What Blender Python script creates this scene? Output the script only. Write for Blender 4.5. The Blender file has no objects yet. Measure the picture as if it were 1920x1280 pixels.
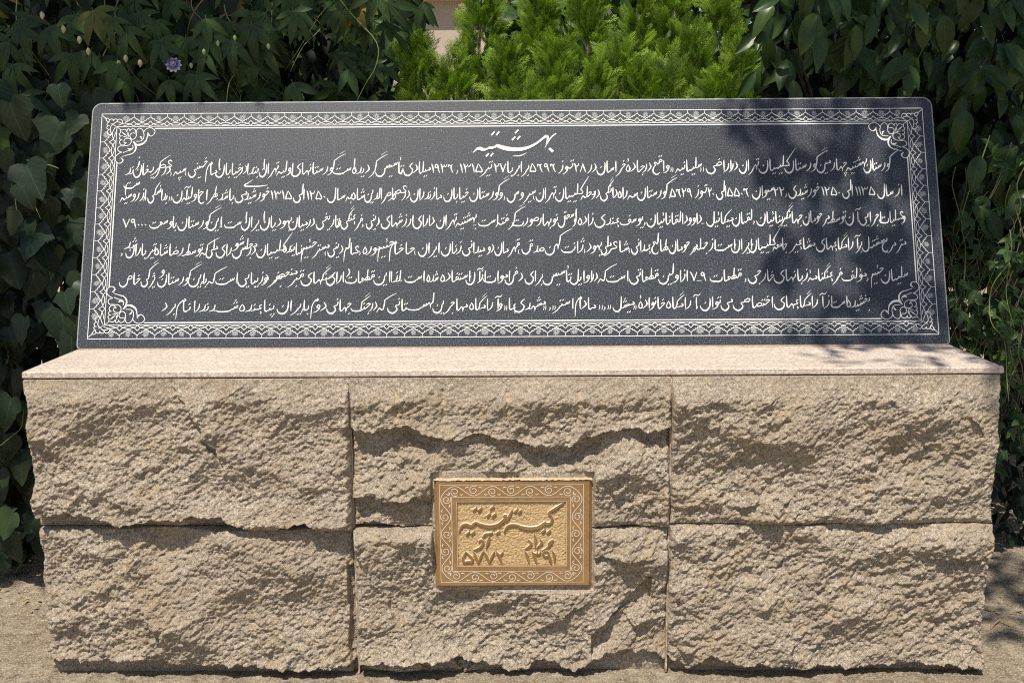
import bpy, math, random
import numpy as np
from mathutils import Matrix, Vector
rnd = random.Random(7); rng = np.random.RandomState(7)
scene = bpy.context.scene
COL = scene.collection

# ------------------------------------------------------------------ camera
CAM = Vector((0.02676, -2.92616, 1.53798))
RX, RU, RB = Vector((0.99995419, 0.00675494, -0.00678177)), Vector((0.00554993, 0.16809698, 0.98575484)), Vector((0.00779871, -0.98574732, 0.16805179))
cam_data = bpy.data.cameras.new('camera'); cam = bpy.data.objects.new('camera', cam_data); COL.objects.link(cam)
cam_data.sensor_width = 36; cam_data.lens = 1889.34/1920*36; cam_data.clip_start = 0.05; cam_data.clip_end = 500
cam.matrix_world = Matrix(((RX.x, RU.x, RB.x, CAM.x), (RX.y, RU.y, RB.y, CAM.y), (RX.z, RU.z, RB.z, CAM.z), (0, 0, 0, 1)))
scene.camera = cam
scene.cycles.filter_width = 1.1; scene.cycles.use_denoising = False
# ------------------------------------------------------------------ sky, sun, exposure
EL, AZ = math.radians(62), math.radians(-20)          # sun: high, in front of the stone and to the left
SUN = Vector((math.sin(AZ)*math.cos(EL), -math.cos(AZ)*math.cos(EL), math.sin(EL)))
world = bpy.data.worlds.new('World'); scene.world = world; world.use_nodes = True
wn = world.node_tree.nodes; sky = wn.new('ShaderNodeTexSky'); sky.sky_type = 'NISHITA'; sky.sun_disc = False
sky.sun_elevation = EL; sky.sun_rotation = math.pi - AZ
wn['Background'].inputs[1].default_value = 0.092
world.node_tree.links.new(sky.outputs[0], wn['Background'].inputs[0])
sl = bpy.data.lights.new('sun', 'SUN'); sl.energy = 5.0; sl.angle = math.radians(0.53); sl.color = (1.0, 0.93, 0.82)
so = bpy.data.objects.new('sun', sl); COL.objects.link(so); so.rotation_euler = (-SUN).to_track_quat('-Z', 'Y').to_euler(); so.location = SUN*20
vs = scene.view_settings; vs.view_transform = 'Standard'; vs.look = 'None'; vs.gamma = 1.0; vs.use_curve_mapping = False; vs.exposure = 0.28

def at(px, py, Y):
    """the point seen at photo pixel px, py (1920 wide) at depth Y of the place"""
    d = RX*((px-960)/1889.34) + RU*((640-py)/1889.34) - RB
    return CAM + d*((Y-CAM.y)/d.y)

# ------------------------------------------------------------------ helpers
def tag(o, label=None, cat=None, group=None, kind=None):
    for k, v in (('label', label), ('category', cat), ('group', group), ('kind', kind)):
        if v: o[k] = v
    return o
def empty(name, loc=(0, 0, 0), rot=(0, 0, 0)):
    o = bpy.data.objects.new(name, None); COL.objects.link(o); o.location = loc; o.rotation_euler = rot; o.empty_display_size = 0.1
    return o
def mesh(name, V, F, m=None, smooth=False, tint=None):
    me = bpy.data.meshes.new(name)
    V = np.asarray(V, dtype=np.float32).reshape(-1, 3)
    if isinstance(F, np.ndarray):
        n, k = F.shape
        me.vertices.add(len(V)); me.vertices.foreach_set('co', V.ravel())
        me.loops.add(n*k); me.loops.foreach_set('vertex_index', F.astype(np.int32).ravel())
        me.polygons.add(n); me.polygons.foreach_set('loop_start', np.arange(0, n*k, k, dtype=np.int32))
        me.update(calc_edges=True); me.validate()
    else:
        me.from_pydata([tuple(map(float, v)) for v in V], [], [tuple(int(i) for i in f) for f in F]); me.update()
    if smooth: me.polygons.foreach_set('use_smooth', np.ones(len(me.polygons), dtype=bool))
    if tint is not None:
        a = me.attributes.new('tint', 'FLOAT', 'POINT'); a.data.foreach_set('value', np.asarray(tint, dtype=np.float32))
    if m: me.materials.append(m)
    return me
def put(name, me, parent=None, M=None, loc=None, world=False):
    o = bpy.data.objects.new(name, me); COL.objects.link(o)
    if parent: o.parent = parent
    if M is not None: o.matrix_local = M
    if loc is not None: o.location = loc
    if world and parent:                      # mesh is in world coordinates: take the parent's place away again
        o.matrix_local = Matrix.LocRotScale(parent.location, parent.rotation_euler, None).inverted()
    return o
def box(x0, x1, y0, y1, z0, z1):
    V = [(x, y, z) for z in (z0, z1) for y in (y0, y1) for x in (x0, x1)]
    return V, [(0, 2, 3, 1), (4, 5, 7, 6), (0, 1, 5, 4), (2, 6, 7, 3), (0, 4, 6, 2), (1, 3, 7, 5)]
def join(parts):
    V, F = [], []
    for v, f in parts:
        k = len(V); V += list(v); F += [tuple(i+k for i in q) for q in f]
    return V, F
def tube(pts, r, sides=5, r2=None):
    pts = [Vector(p) for p in pts]; V, F = [], []; n = len(pts)
    for i, p in enumerate(pts):
        t = (pts[min(i+1, n-1)]-pts[max(i-1, 0)]).normalized()
        a = t.orthogonal().normalized() if i == 0 else (a - t*a.dot(t)).normalized()
        b = t.cross(a); rr = r + ((r2 if r2 is not None else r)-r)*i/(n-1)
        for k in range(sides):
            c = 2*math.pi*k/sides; V.append(p + (a*math.cos(c)+b*math.sin(c))*rr)
    for i in range(n-1):
        for k in range(sides):
            k2 = (k+1) % sides; F.append((i*sides+k, i*sides+k2, (i+1)*sides+k2, (i+1)*sides+k))
    F.append(tuple(range(sides))[::-1]); F.append(tuple((n-1)*sides+k for k in range(sides)))
    return V, F
def crv(pts, n=6):
    P = [Vector(p) for p in pts]; P = [P[0]]+P+[P[-1]]; out = []
    for i in range(1, len(P)-2):
        p0, p1, p2, p3 = P[i-1:i+3]
        for k in range(n):
            t = k/n; out.append(.5*(2*p1+(p2-p0)*t+(2*p0-5*p1+4*p2-p3)*t*t+(3*p1-p0-3*p2+p3)*t**3))
    return out+[P[-1]]
# lattice noise on arrays
def vnoise(x, y, seed):
    T = np.random.RandomState(seed).rand(256, 256)
    xi = np.floor(x).astype(int); yi = np.floor(y).astype(int); u = x-xi; v = y-yi
    u = u*u*u*(u*(u*6-15)+10); v = v*v*v*(v*(v*6-15)+10)
    g = lambda a, b: T[a & 255, b & 255]
    return (g(xi, yi)*(1-u)+g(xi+1, yi)*u)*(1-v)+(g(xi, yi+1)*(1-u)+g(xi+1, yi+1)*u)*v - .5
def fbm(x, y, seed, o=4, lac=2.03, gain=.5):
    s = 0; a = 1.
    for i in range(o): s = s+a*vnoise(x*lac**i+17.3*i, y*lac**i+5.1*i, seed+i); a *= gain
    return s
def chips(x, y, cell, seed, slope=.5, q=1.1, sign=1):
    """broken-stone facets: lower envelope of tilted bowls, one per jittered cell (unit: cell)"""
    T = np.random.RandomState(seed); A = T.rand(64, 64, 5)
    X, Y = x/cell, y/cell; xi = np.floor(X).astype(int); yi = np.floor(Y).astype(int); best = None
    for di in (-1, 0, 1):
        for dj in (-1, 0, 1):
            a = A[(xi+di) & 63, (yi+dj) & 63]
            dx = X-(xi+di+a[..., 0]); dy = Y-(yi+dj+a[..., 1])
            h = (a[..., 2]-.5)*.6+slope*((a[..., 3]-.5)*2*dx+(a[..., 4]-.5)*2*dy)+q*(dx*dx+dy*dy)
            best = h if best is None else np.minimum(best, h)
    return sign*best*cell
def sstep(e0, e1, x):
    t = np.clip((x-e0)/(e1-e0), 0, 1); return t*t*(3-2*t)

# ------------------------------------------------------------------ materials
class NT:
    def __init__(s, name):
        s.m = bpy.data.materials.new(name); s.m.use_nodes = True; s.n = s.m.node_tree.nodes; s.l = s.m.node_tree.links
        s.b = s.n['Principled BSDF']; s.tc = s.n.new('ShaderNodeTexCoord'); s.obj = s.tc.outputs['Object']
    def node(s, t, **k):
        n = s.n.new('ShaderNode'+t)
        for a, v in k.items(): setattr(n, a, v)
        return n
    def link(s, a, b): s.l.new(a, b)
    def mapping(s, sc=(1, 1, 1), rot=(0, 0, 0)):
        n = s.node('Mapping'); n.inputs['Scale'].default_value = sc; n.inputs['Rotation'].default_value = rot; s.link(s.obj, n.inputs[0]); return n.outputs[0]
    def noise(s, scale, detail=4, rough=.6, vec=None):
        n = s.node('TexNoise'); n.inputs['Scale'].default_value = scale; n.inputs['Detail'].default_value = detail; n.inputs['Roughness'].default_value = rough
        s.link(vec or s.obj, n.inputs['Vector']); return n.outputs['Fac']
    def voro(s, scale, out='Distance', vec=None, rand=1):
        n = s.node('TexVoronoi'); n.inputs['Scale'].default_value = scale; n.inputs['Randomness'].default_value = rand; s.link(vec or s.obj, n.inputs['Vector']); return n.outputs[out]
    def ramp(s, fac, stops):
        n = s.node('ValToRGB'); e = n.color_ramp.elements
        while len(e) < len(stops): e.new(.5)
        for i, (p, c) in enumerate(stops):
            e[i].position = p; e[i].color = (*c, 1) if len(c) == 3 else c
        s.link(fac, n.inputs[0]); return n.outputs[0]
    def g(s, fac, a, b): return s.ramp(fac, [(a, (0, 0, 0)), (b, (1, 1, 1))])
    def mix(s, fac, a, b, mode='MIX'):
        n = s.node('MixRGB', blend_type=mode)
        for i, v in ((0, fac), (1, a), (2, b)):
            if isinstance(v, (int, float)): n.inputs[i].default_value = v
            elif isinstance(v, tuple): n.inputs[i].default_value = (*v, 1)
            else: s.link(v, n.inputs[i])
        return n.outputs[0]
    def math(s, op, a, b=None):
        n = s.node('Math', operation=op)
        for i, v in ((0, a), (1, b)):
            if v is None: continue
            if isinstance(v, (int, float)): n.inputs[i].default_value = v
            else: s.link(v, n.inputs[i])
        return n.outputs[0]
    def bump(s, h, strength, dist, prev=None):
        n = s.node('Bump'); n.inputs['Strength'].default_value = strength; n.inputs['Distance'].default_value = dist; s.link(h, n.inputs['Height'])
        if prev: s.link(prev, n.inputs['Normal'])
        return n.outputs[0]
    def done(s, col=None, rough=.7, spec=.4, normal=None):
        if col is not None:
            if isinstance(col, tuple): s.b.inputs['Base Color'].default_value = (*col, 1)
            else: s.link(col, s.b.inputs['Base Color'])
        if isinstance(rough, (int, float)): s.b.inputs['Roughness'].default_value = rough
        else: s.link(rough, s.b.inputs['Roughness'])
        s.b.inputs['Specular IOR Level'].default_value = spec
        if normal: s.link(normal, s.b.inputs['Normal'])
        return s.m

def m_rough_granite():
    t = NT('rough_granite')
    big = t.noise(5, 5, .6); mid = t.noise(105, 6, .75); fine = t.noise(300, 3, .75)
    c = t.ramp(mid, [(.33, (.115, .086, .06)), (.44, (.33, .258, .183)), (.54, (.51, .412, .30)), (.65, (.82, .715, .565))])
    c = t.mix(t.math('MULTIPLY', t.g(fine, .50, .62), .7), c, (.84, .77, .65))
    c = t.mix(t.math('MULTIPLY', t.g(t.voro(230), .0, .16), 1), t.mix(.6, c, (.05, .04, .03)), c)
    c = t.mix(t.math('MULTIPLY', t.g(big, .54, .70), .35), c, (.44, .29, .155))
    c = t.mix(t.math('MULTIPLY', t.g(t.noise(2.6, 3, .5), .46, .62), .32), c, (.44, .345, .245))
    c = t.mix(t.math('MULTIPLY', t.g(t.noise(14, 5, .7), .52, .68), .55), c, (.54, .405, .235))
    c = t.mix(t.math('MULTIPLY', t.g(t.noise(9, 4, .6, t.mapping((1, 1, .6))), .55, .75), .35), c, (.30, .25, .21))
    at_ = t.node('Attribute', attribute_name='tint'); c = t.mix(t.math('MULTIPLY', at_.outputs['Fac'], .75), c, (.66, .52, .33))
    nb = t.bump(t.noise(130, 6, .8), 1, .008); nb = t.bump(t.noise(310, 3, .8), 1, .0045, nb)
    return t.done(c, .62, .45, nb)
def m_sawn_granite():
    t = NT('sawn_granite')
    c = t.ramp(t.noise(150, 5, .75), [(.32, (.25, .20, .155)), (.47, (.455, .38, .31)), (.62, (.69, .61, .525))])
    c = t.mix(t.g(t.voro(320), .0, .18), t.mix(.4, c, (.2, .16, .13)), c)
    c = t.mix(t.math('MULTIPLY', t.g(t.noise(4, 6, .7, t.mapping((1, 3.5, 1))), .46, .66), .3), c, (.36, .27, .21))
    nb = t.bump(t.noise(200, 4, .7), .35, .0015)
    return t.done(c, .7, .35, nb)
def m_black_granite():
    t = NT('dark_granite')
    c = t.ramp(t.noise(250, 2, .8), [(.34, (.004, .006, .010)), (.46, (.012, .016, .024)), (.56, (.026, .032, .044)), (.67, (.165, .178, .20))])
    c = t.mix(t.math('MULTIPLY', t.g(t.noise(1.6, 4, .55), .45, .68), .16), c, (.045, .052, .063))
    st = t.noise(1.0, 5, .7, t.mapping((34, 1, 1.6))); msk = t.noise(1.8, 2, .5)
    c = t.mix(t.math('MULTIPLY', t.math('MULTIPLY', t.g(st, .54, .78), t.g(msk, .46, .62)), .30), c, (.15, .16, .175))
    return t.done(c, t.ramp(t.noise(90, 3), [(.3, (.38,)*3), (.7, (.55,)*3)]), .45, t.bump(t.noise(420, 2), .10, .0006))
def m_plain(name, a, b, scale, rough=.8, spec=.25, bump=(0, 0), fine=0):
    t = NT(name); c = t.ramp(t.noise(scale, 5, .65), [(.32, a), (.68, b)])
    if fine: c = t.mix(t.math('MULTIPLY', t.g(t.noise(scale*fine, 3, .7), .4, .7), .35), c, tuple(min(1, x*1.5) for x in b))
    nb = t.bump(t.noise(bump[0], 5, .7), .8, bump[1]) if bump[0] else None
    return t.done(c, rough, spec, nb)
def m_ground():
    t = NT('sandy_ground')
    c = t.ramp(t.noise(22, 8, .75), [(.34, (.12, .094, .064)), (.46, (.30, .24, .165)), (.58, (.46, .38, .27)), (.70, (.68, .59, .44))])
    c = t.mix(t.g(t.noise(1.3, 4, .6), .40, .66), c, t.mix(.5, c, (.22, .15, .08)))
    c = t.mix(t.g(t.voro(90), .02, .22), t.mix(.6, c, (.05, .042, .034)), c)
    c = t.mix(t.math('MULTIPLY', t.g(t.noise(150, 4, .8), .50, .64), .75), c, (.78, .70, .56))
    c = t.mix(t.math('MULTIPLY', t.g(t.noise(170, 4, .8, t.mapping((1, 1, 1), (.4, .3, .9))), .56, .66), .7), c, (.09, .075, .055))
    nb = t.bump(t.noise(60, 7, .8), 1, .016); nb = t.bump(t.voro(160), .5, .003, nb)
    return t.done(c, .95, .15, nb)
def m_leaf(name, a, b, veins=True, rough=.42, trans=.18, attr=False, odd=None, vein_col=(.12, .16, .07)):
    t = NT(name)
    if attr:
        n = t.node('Attribute', attribute_name='tint'); r = n.outputs['Fac']
    else:
        n = t.node('ObjectInfo'); r = n.outputs['Random']
    c = t.mix(r, a, b)
    c = t.mix(t.math('MULTIPLY', t.g(t.noise(5 if not attr else 40, 4), .4, .7), .45), c, tuple(x*.62 for x in a))
    if odd: c = t.mix(t.g(t.math('FRACT', t.math('MULTIPLY', r, 37.7)), odd[0], min(1, odd[0]+.04)), c, odd[1])
    if veins:
        sx = t.node('SeparateXYZ'); t.link(t.obj, sx.inputs[0]); ax = t.math('ABSOLUTE', sx.outputs[0])
        side = t.math('ABSOLUTE', t.math('SUBTRACT', t.math('FRACT', t.math('MULTIPLY', t.math('SUBTRACT', sx.outputs[1], t.math('MULTIPLY', ax, .9)), 5.5)), .5))
        v = t.math('MAXIMUM', t.math('LESS_THAN', ax, .012), t.math('MULTIPLY', t.math('LESS_THAN', side, .05), .45))
        c = t.mix(t.math('MULTIPLY', v, .55), c, vein_col)
    t.done(c, rough, .28)
    tr = t.node('BsdfTranslucent'); t.link(t.mix(1.0, c, (1.5, 1.7, .7), 'MULTIPLY'), tr.inputs[0])
    mx = t.node('MixShader'); mx.inputs[0].default_value = trans; t.link(t.b.outputs[0], mx.inputs[1]); t.link(tr.outputs[0], mx.inputs[2])
    t.link(mx.outputs[0], t.n['Material Output'].inputs['Surface'])
    return t.m
MAT = {
 'granite': m_rough_granite(), 'cap': m_sawn_granite(), 'slab': m_black_granite(), 'ground': m_ground(),
 'bevel': m_plain('honed_edge', (.24, .245, .25), (.40, .40, .39), 60, .6, .4),
 'white': m_plain('white_engraving', (.70, .695, .66), (.88, .87, .83), 55, .85, .2, (300, .0006)),
 'etch': m_plain('grey_etching', (.30, .31, .31), (.52, .525, .51), 700, .9, .2),
 'mortar': m_plain('mortar', (.34, .25, .185), (.52, .40, .31), 120, .95, .1, (180, .003)),
 'plaque': m_plain('brown_travertine', (.195, .108, .040), (.295, .172, .072), 14, .45, .4, (0, 0), 6),
 'letter': m_plain('polished_letter', (.20, .105, .034), (.28, .16, .06), 14, .4, .45),
 'hammered': m_plain('hammered_stone', (.35, .222, .095), (.62, .455, .255), 300, .85, .25, (420, .002)),
 'rawedge': m_plain('raw_stone_edge', (.30, .21, .12), (.62, .50, .34), 190, .9, .2, (220, .003)),
 'plwhite': m_plain('pale_line', (.66, .58, .46), (.80, .73, .62), 90, .85, .2),
 'bark': m_plain('bark', (.10, .075, .05), (.22, .17, .12), 18, .9, .15, (40, .01)),
 'vine': m_plain('vine_stem', (.12, .10, .055), (.24, .18, .10), 20, .8, .2),
 'greenstem': m_plain('green_stem', (.14, .20, .05), (.26, .30, .09), 20, .6, .3),
 'dry': m_plain('dry_plant', (.20, .13, .065), (.40, .29, .15), 30, .9, .15),
 'wall': m_plain('rendered_wall', (.46, .37, .29), (.56, .47, .38), 2, .9, .15, (60, .004)),
 'ochre': m_plain('ochre_render', (.50, .335, .17), (.62, .44, .25), 2, .9, .15, (60, .004)),
 'ivy': m_leaf('ivy_leaf', (.012, .024, .013), (.026, .044, .019), odd=(.97, (.10, .16, .035)), vein_col=(.06, .085, .05)),
 'innershade': m_leaf('shaded_inner_leaf', (.007, .013, .006), (.014, .024, .009), veins=False, attr=True, rough=.5),  # darkened leaf copy: deep shade inside the foliage put into the colour
 'passion': m_leaf('passion_leaf', (.022, .045, .013), (.052, .094, .020), odd=(.93, (.20, .155, .035)), vein_col=(.06, .095, .03)),
 'shrub': m_leaf('shrub_leaf', (.020, .044, .011), (.046, .084, .017), rough=.33, vein_col=(.05, .085, .025)),
 'creeper': m_leaf('creeper_leaf', (.022, .050, .012), (.056, .105, .022), rough=.45),
 'canopy': m_leaf('canopy_leaf', (.035, .07, .018), (.06, .11, .025), veins=False, attr=True),
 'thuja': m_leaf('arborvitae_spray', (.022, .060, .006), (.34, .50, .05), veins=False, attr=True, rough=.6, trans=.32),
}
# ------------------------------------------------------------------ ground: one sheet to the horizon, finely cut near the stone
def warp(n, near, far):
    t = np.linspace(-1, 1, n); return np.sign(t)*(near*np.abs(t)+(far-near)*np.abs(t)**9)
gx, gy = np.meshgrid(warp(321, 3.2, 90), warp(321, 3.2, 90), indexing='ij')
gz = .010*fbm(gx*1.5, gy*1.5, 3, 3)+.009*fbm(gx*14, gy*14, 5, 3)+.02*fbm(gx*.15, gy*.15, 8, 2)
near0 = np.exp(-(np.maximum(np.abs(gx)-1.45, 0)**2+np.maximum(np.abs(gy-.3)-.3, 0)**2)/.02)
gz = gz*(1-.5*near0)-.012+.05*sstep(.5, 1.6, gy)*sstep(1.3, 2.0, np.abs(gx))
idx = np.arange(gx.size).reshape(gx.shape)
GF = np.stack([idx[:-1, :-1], idx[1:, :-1], idx[1:, 1:], idx[:-1, 1:]], -1).reshape(-1, 4)
ground = put('ground', mesh('ground', np.stack([gx, gy, gz], -1), GF, MAT['ground'], True)); tag(ground, kind='structure')
def gnear(x0, x1, y0, y1, n, seed):          # loose grit lying on the ground
    r = np.random.RandomState(seed); V, F = [], []
    for i in range(n):
        x, y, s = r.uniform(x0, x1), r.uniform(y0, y1), r.uniform(.0015, .006)
        o = len(V); z = -.008+s*.4
        for d in ((1, 0, 0), (0, 1, 0), (-1, 0, 0), (0, -1, 0), (0, 0, .8), (0, 0, -.8)):
            V.append((x+d[0]*s*r.uniform(.6, 1.3), y+d[1]*s*r.uniform(.6, 1.3), z+d[2]*s))
        F += [tuple(o+k for k in q) for q in ((0, 1, 4), (1, 2, 4), (2, 3, 4), (3, 0, 4), (1, 0, 5), (2, 1, 5), (3, 2, 5), (0, 3, 5))]
    return V, F
g = put('grit', mesh('grit', *join([gnear(-2.2, 2.2, -.45, -.02, 1600, 1), gnear(-2.3, -1.45, -.1, .9, 700, 2), gnear(1.45, 2.3, -.1, .9, 700, 3)]), MAT['ground']))
tag(g, 'loose grit and small stones on the sandy ground', 'grit', kind='stuff')

# ------------------------------------------------------------------ plinth of six rough-faced blocks under a sawn cap
HB, CT, W = .935, .957, 1.45
plinth = tag(empty('stone_plinth', (0, .35, 0)), 'wide plinth of six rough-faced granite blocks under a smooth pale cap', 'plinth')
def lip(pts):          # photo points of an overhanging lip on the face plane -> x, z arrays
    q = [at(a, b, -.02) for a, b in pts]; return np.array([p.x for p in q]), np.array([p.z for p in q])
JX = [-1.445, at(665, 980, 0).x, at(1253, 980, 0).x, 1.445]
JZ = {0: .473, 1: .473, 2: .481}
UNDER = {  # block: (lip line, depth, softness, reach: how far below the lip the face comes forward again)
 (0, 1): [(lip([(70, 965), (110, 958), (150, 962), (200, 970), (250, 980), (310, 968), (345, 969), (380, 957), (425, 966), (470, 988), (520, 992), (560, 972), (620, 990), (665, 997)]), .034, .006, None)],
 (0, 0): [(lip([(90, 1232), (200, 1238), (270, 1228), (330, 1240), (400, 1243), (450, 1240), (560, 1248), (670, 1240)]), .03, .006, None)],
 (1, 1): [(lip([(660, 800), (700, 812), (735, 797), (765, 796), (800, 815), (850, 822), (900, 812), (950, 818), (1000, 832), (1050, 836), (1090, 822), (1130, 806), (1180, 800), (1225, 806), (1262, 800)]), .034, .005, .10),
          (lip([(660, 985), (700, 980), (740, 985), (790, 996), (1120, 990), (1180, 983), (1262, 996)]), .010, .006, None)],
 (1, 0): [(lip([(672, 1240), (700, 1237), (740, 1230), (800, 1228), (860, 1226), (900, 1237), (955, 1250), (985, 1252), (1012, 1234), (1040, 1232), (1075, 1255), (1110, 1236), (1140, 1222), (1180, 1219), (1222, 1224), (1245, 1240)]), .04, .006, None)],
 (2, 0): [(lip([(1250, 1226), (1290, 1252), (1330, 1222), (1385, 1240), (1420, 1236), (1480, 1245), (1530, 1240), (1600, 1247), (1700, 1240), (1845, 1246)]), .03, .006, None)],
 (2, 1): [(lip([(1262, 985), (1330, 982), (1400, 988), (1460, 984), (1560, 990), (1700, 984), (1870, 986)]), .008, .008, None)],
}
def stone_block(ci, ri):
    x0, x1 = JX[ci]+.0013, JX[ci+1]-.0013
    z0, z1 = (-.03, JZ[ci]-.002) if ri == 0 else (JZ[ci]+.002, HB-.003)
    nx, nz = 400, 200
    X, Z = np.meshgrid(np.linspace(x0, x1, nx), np.linspace(z0, z1, nz), indexing='ij')
    sd = 40+ci*7+ri*31
    zt = 0.0 if ri == 0 else z0
    eb = Z-(z0 if ri else .0); et = z1-Z; el = X-x0; er = x1-X
    wob = .012*fbm(X*9, Z*9, sd+1, 3)
    e = np.minimum(np.minimum(el, er)*(3.2 if ci == 1 else 2.6)+.024, np.minimum(et*.8+(.026 if ri == 0 else 0), eb*1.6+.02))+wob
    h0 = .030*sstep(-.006, .055, e); h = 0*X
    c, s = math.cos(.55), math.sin(.55); A, B = (X*c+Z*s)*.72, (-X*s+Z*c)*1.12
    wx, wz = .012*fbm(X*28, Z*28, sd+5, 2), .012*fbm(X*28+9, Z*28, sd+6, 2)
    h += .030*fbm(X*4.0, Z*4.8, sd+2, 2)
    rough = .25+1.15*sstep(-.28, .30, fbm(X*5.5+3, Z*6.5, sd+23, 3))
    h += .38*(chips(X*.75+.4*Z+wx*1.5, Z+wz*1.5, .19, sd+21, .62, .34)-.03)
    h += .30*(chips(A+wx, B+wz, .095, sd+3, .8, .6)-.02)
    h += .34*chips(A*.9+wx*1.6, B*.95+wz*1.6, .033, sd+4, .9, .8)*rough*.95
    h += .36*chips(X*.95+Z*.25+wx, Z+wz, .014, sd+8, .95, .8, -1)*(.3+.75*rough)
    h += .50*chips(X+wz, Z*1.1+wx, .0072, sd+16, .95, .8, 1)
    h += .0075*fbm(A*85, B*100, sd+9, 3)
    h -= h.mean()-.003; h = h0+h*(.45+.55*sstep(-.004, .05, e))
    for (lx, lz), D, soft, reach in UNDER.get((ci, ri), []):
        L = np.interp(X, lx, lz)+.012*fbm(X*45, X*0, sd+11, 4)
        d = L-Z; k = sstep(0, soft, d)
        if reach: k = k*(1-sstep(.012, reach, d))
        h += .014*np.exp(-np.maximum(-d, 0)/.03)*(d < 0)+.014*np.exp(-np.maximum(d, 0)/.004)*(d >= 0)*0
        h -= D*k*((.35+1.3*sstep(-.22, .25, fbm(X*6.5, Z*2, sd+31, 2))) if reach else 1)
    if (ci, ri) == (1, 0):              # broken-away shoulder low on the right
        a, b = at(1108, 1185, -.02), at(1215, 1075, -.02)
        t = np.clip((X-a.x)/(b.x-a.x), 0, 1); L = a.z+(b.z-a.z)*t**1.15+.006*fbm(X*30, X*0, 5, 2)
        m = (X > a.x) & (Z < L) & (X < b.x+.012)
        h -= np.where(m, .024*sstep(0, .012, L-Z)*(1-sstep(.05, .12, L-Z)), 0)
    if (ci, ri) == (0, 0):              # stepped break beside the joint
        xs = at(652, 1100, -.02).x+.006*fbm(Z*20, Z*0, 6, 3); zz = at(650, 1055, -.02).z
        h -= .03*sstep(0, .006, X-xs)*sstep(0, .01, zz-Z)
    if ri == 1:                         # flatter dressed band along the top
        band = sstep(.085, .03, z1-Z+.02*fbm(X*6, Z*6, sd+13, 3)); h = h*(1-.4*band)+.008*band
    if (ci, ri) == (1, 1):              # half round drill marks
        for px in (745, 832, 951, 1084):
            xc = at(px, 760, 0).x; zc = at(px, 757, 0).z
            m = np.exp(-((X-xc)/.006)**2)*sstep(.052, .04, np.abs(Z-zc)); h = h*(1-m)+m*(h-.008)
    if ci == 1:                         # pocket cut for the plaque
        m = sstep(.2465, .2415, np.abs(X-.0035))*sstep(.190, .185, np.abs(Z-.4625))
        h = h*(1-m)+m*(.024+.003*fbm(X*60, Z*60, 77, 2))
    h = np.where(h < -.008, -.008+(h+.008)*.35, h)
    jx = np.zeros_like(X); pale = None
    if (ci, ri) == (1, 1):
        pale = sum(np.exp(-((X-at(px, 760, 0).x-.002*fbm(Z*40, X*0, 9, 2))/.0085)**4)*sstep(.05, .036, np.abs(Z-at(px, 757, 0).z)) for px in (745, 832, 951, 1084)).reshape(-1)
    if ci == 0: jx += sstep(.05, 0, el)*(.011*fbm(Z*14, Z*0+3, sd, 4)+.001)
    if ci == 2: jx += sstep(.05, 0, er)*(.011*fbm(Z*14, Z*0+7, sd, 4)-.001)
    V = np.stack([X+jx, -h, Z], -1).reshape(-1, 3); ix = np.arange(nx*nz).reshape(nx, nz)
    F = [np.stack([ix[:-1, :-1], ix[1:, :-1], ix[1:, 1:], ix[:-1, 1:]], -1).reshape(-1, 4)]
    ring = np.concatenate([ix[:, 0], ix[-1, 1:], ix[-2::-1, -1], ix[0, -2:0:-1]]); n = len(ring); VV = [V]; prev = ring; tot = len(V)
    P = V[ring]
    for k, yy in enumerate((.03, .07, .12, .18, .25, .33, .42, .52, .62)):
        Q = P.copy(); Q[:, 1] = yy
        side = .012*fbm(Q[:, 2]*18+k*3.1, Q[:, 0]*0+k*.9, sd+20, 4)
        if ci == 0: Q[:, 0] += np.where(P[:, 0] < x0+.03, side+.004, 0)
        if ci == 2: Q[:, 0] += np.where(P[:, 0] > x1-.03, side-.004, 0)
        cur = np.arange(n)+tot; VV.append(Q); tot += n
        F.append(np.stack([prev, cur, np.roll(cur, -1), np.roll(prev, -1)], -1)); prev = cur
    o = put('stone_block', mesh('stone_block', np.concatenate(VV), np.concatenate(F), MAT['granite'], tint=None if pale is None else np.concatenate([pale, np.zeros(tot-len(pale))])), plinth, world=True)
    return o
for ri in (0, 1):
    for ci in range(3): stone_block(ci, ri)
put('core', mesh('core', *box(-1.40, 1.40, .03, .62, .0, HB-.004), MAT['mortar']), plinth, world=True)
for x in JX[1:3]:                       # joints pointed nearly flush
    zz = np.linspace(.0, HB-.006, 160); V = []; F = []
    for k, z in enumerate(zz):
        o = .0016*float(fbm(np.array([z*40]), np.array([x]), 71, 3)[0]); y = -.013+.010*float(fbm(np.array([z*22]), np.array([x+4]), 73, 3)[0]); w = .0021+.0012*float(fbm(np.array([z*30]), np.array([x+9]), 75, 2)[0])
        V += [(x+o-w, .03, z), (x+o-w, y, z), (x+o+w, y, z), (x+o+w, .03, z)]
        if k: F += [(4*k-4+j, 4*k-3+j, 4*k+1+j, 4*k+j) for j in range(3)]
    V = [v for v in V if True]
    m_ = mesh('mortar_joint', V, F, MAT['mortar']); put('mortar_joint', m_, plinth, world=True)
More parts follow.
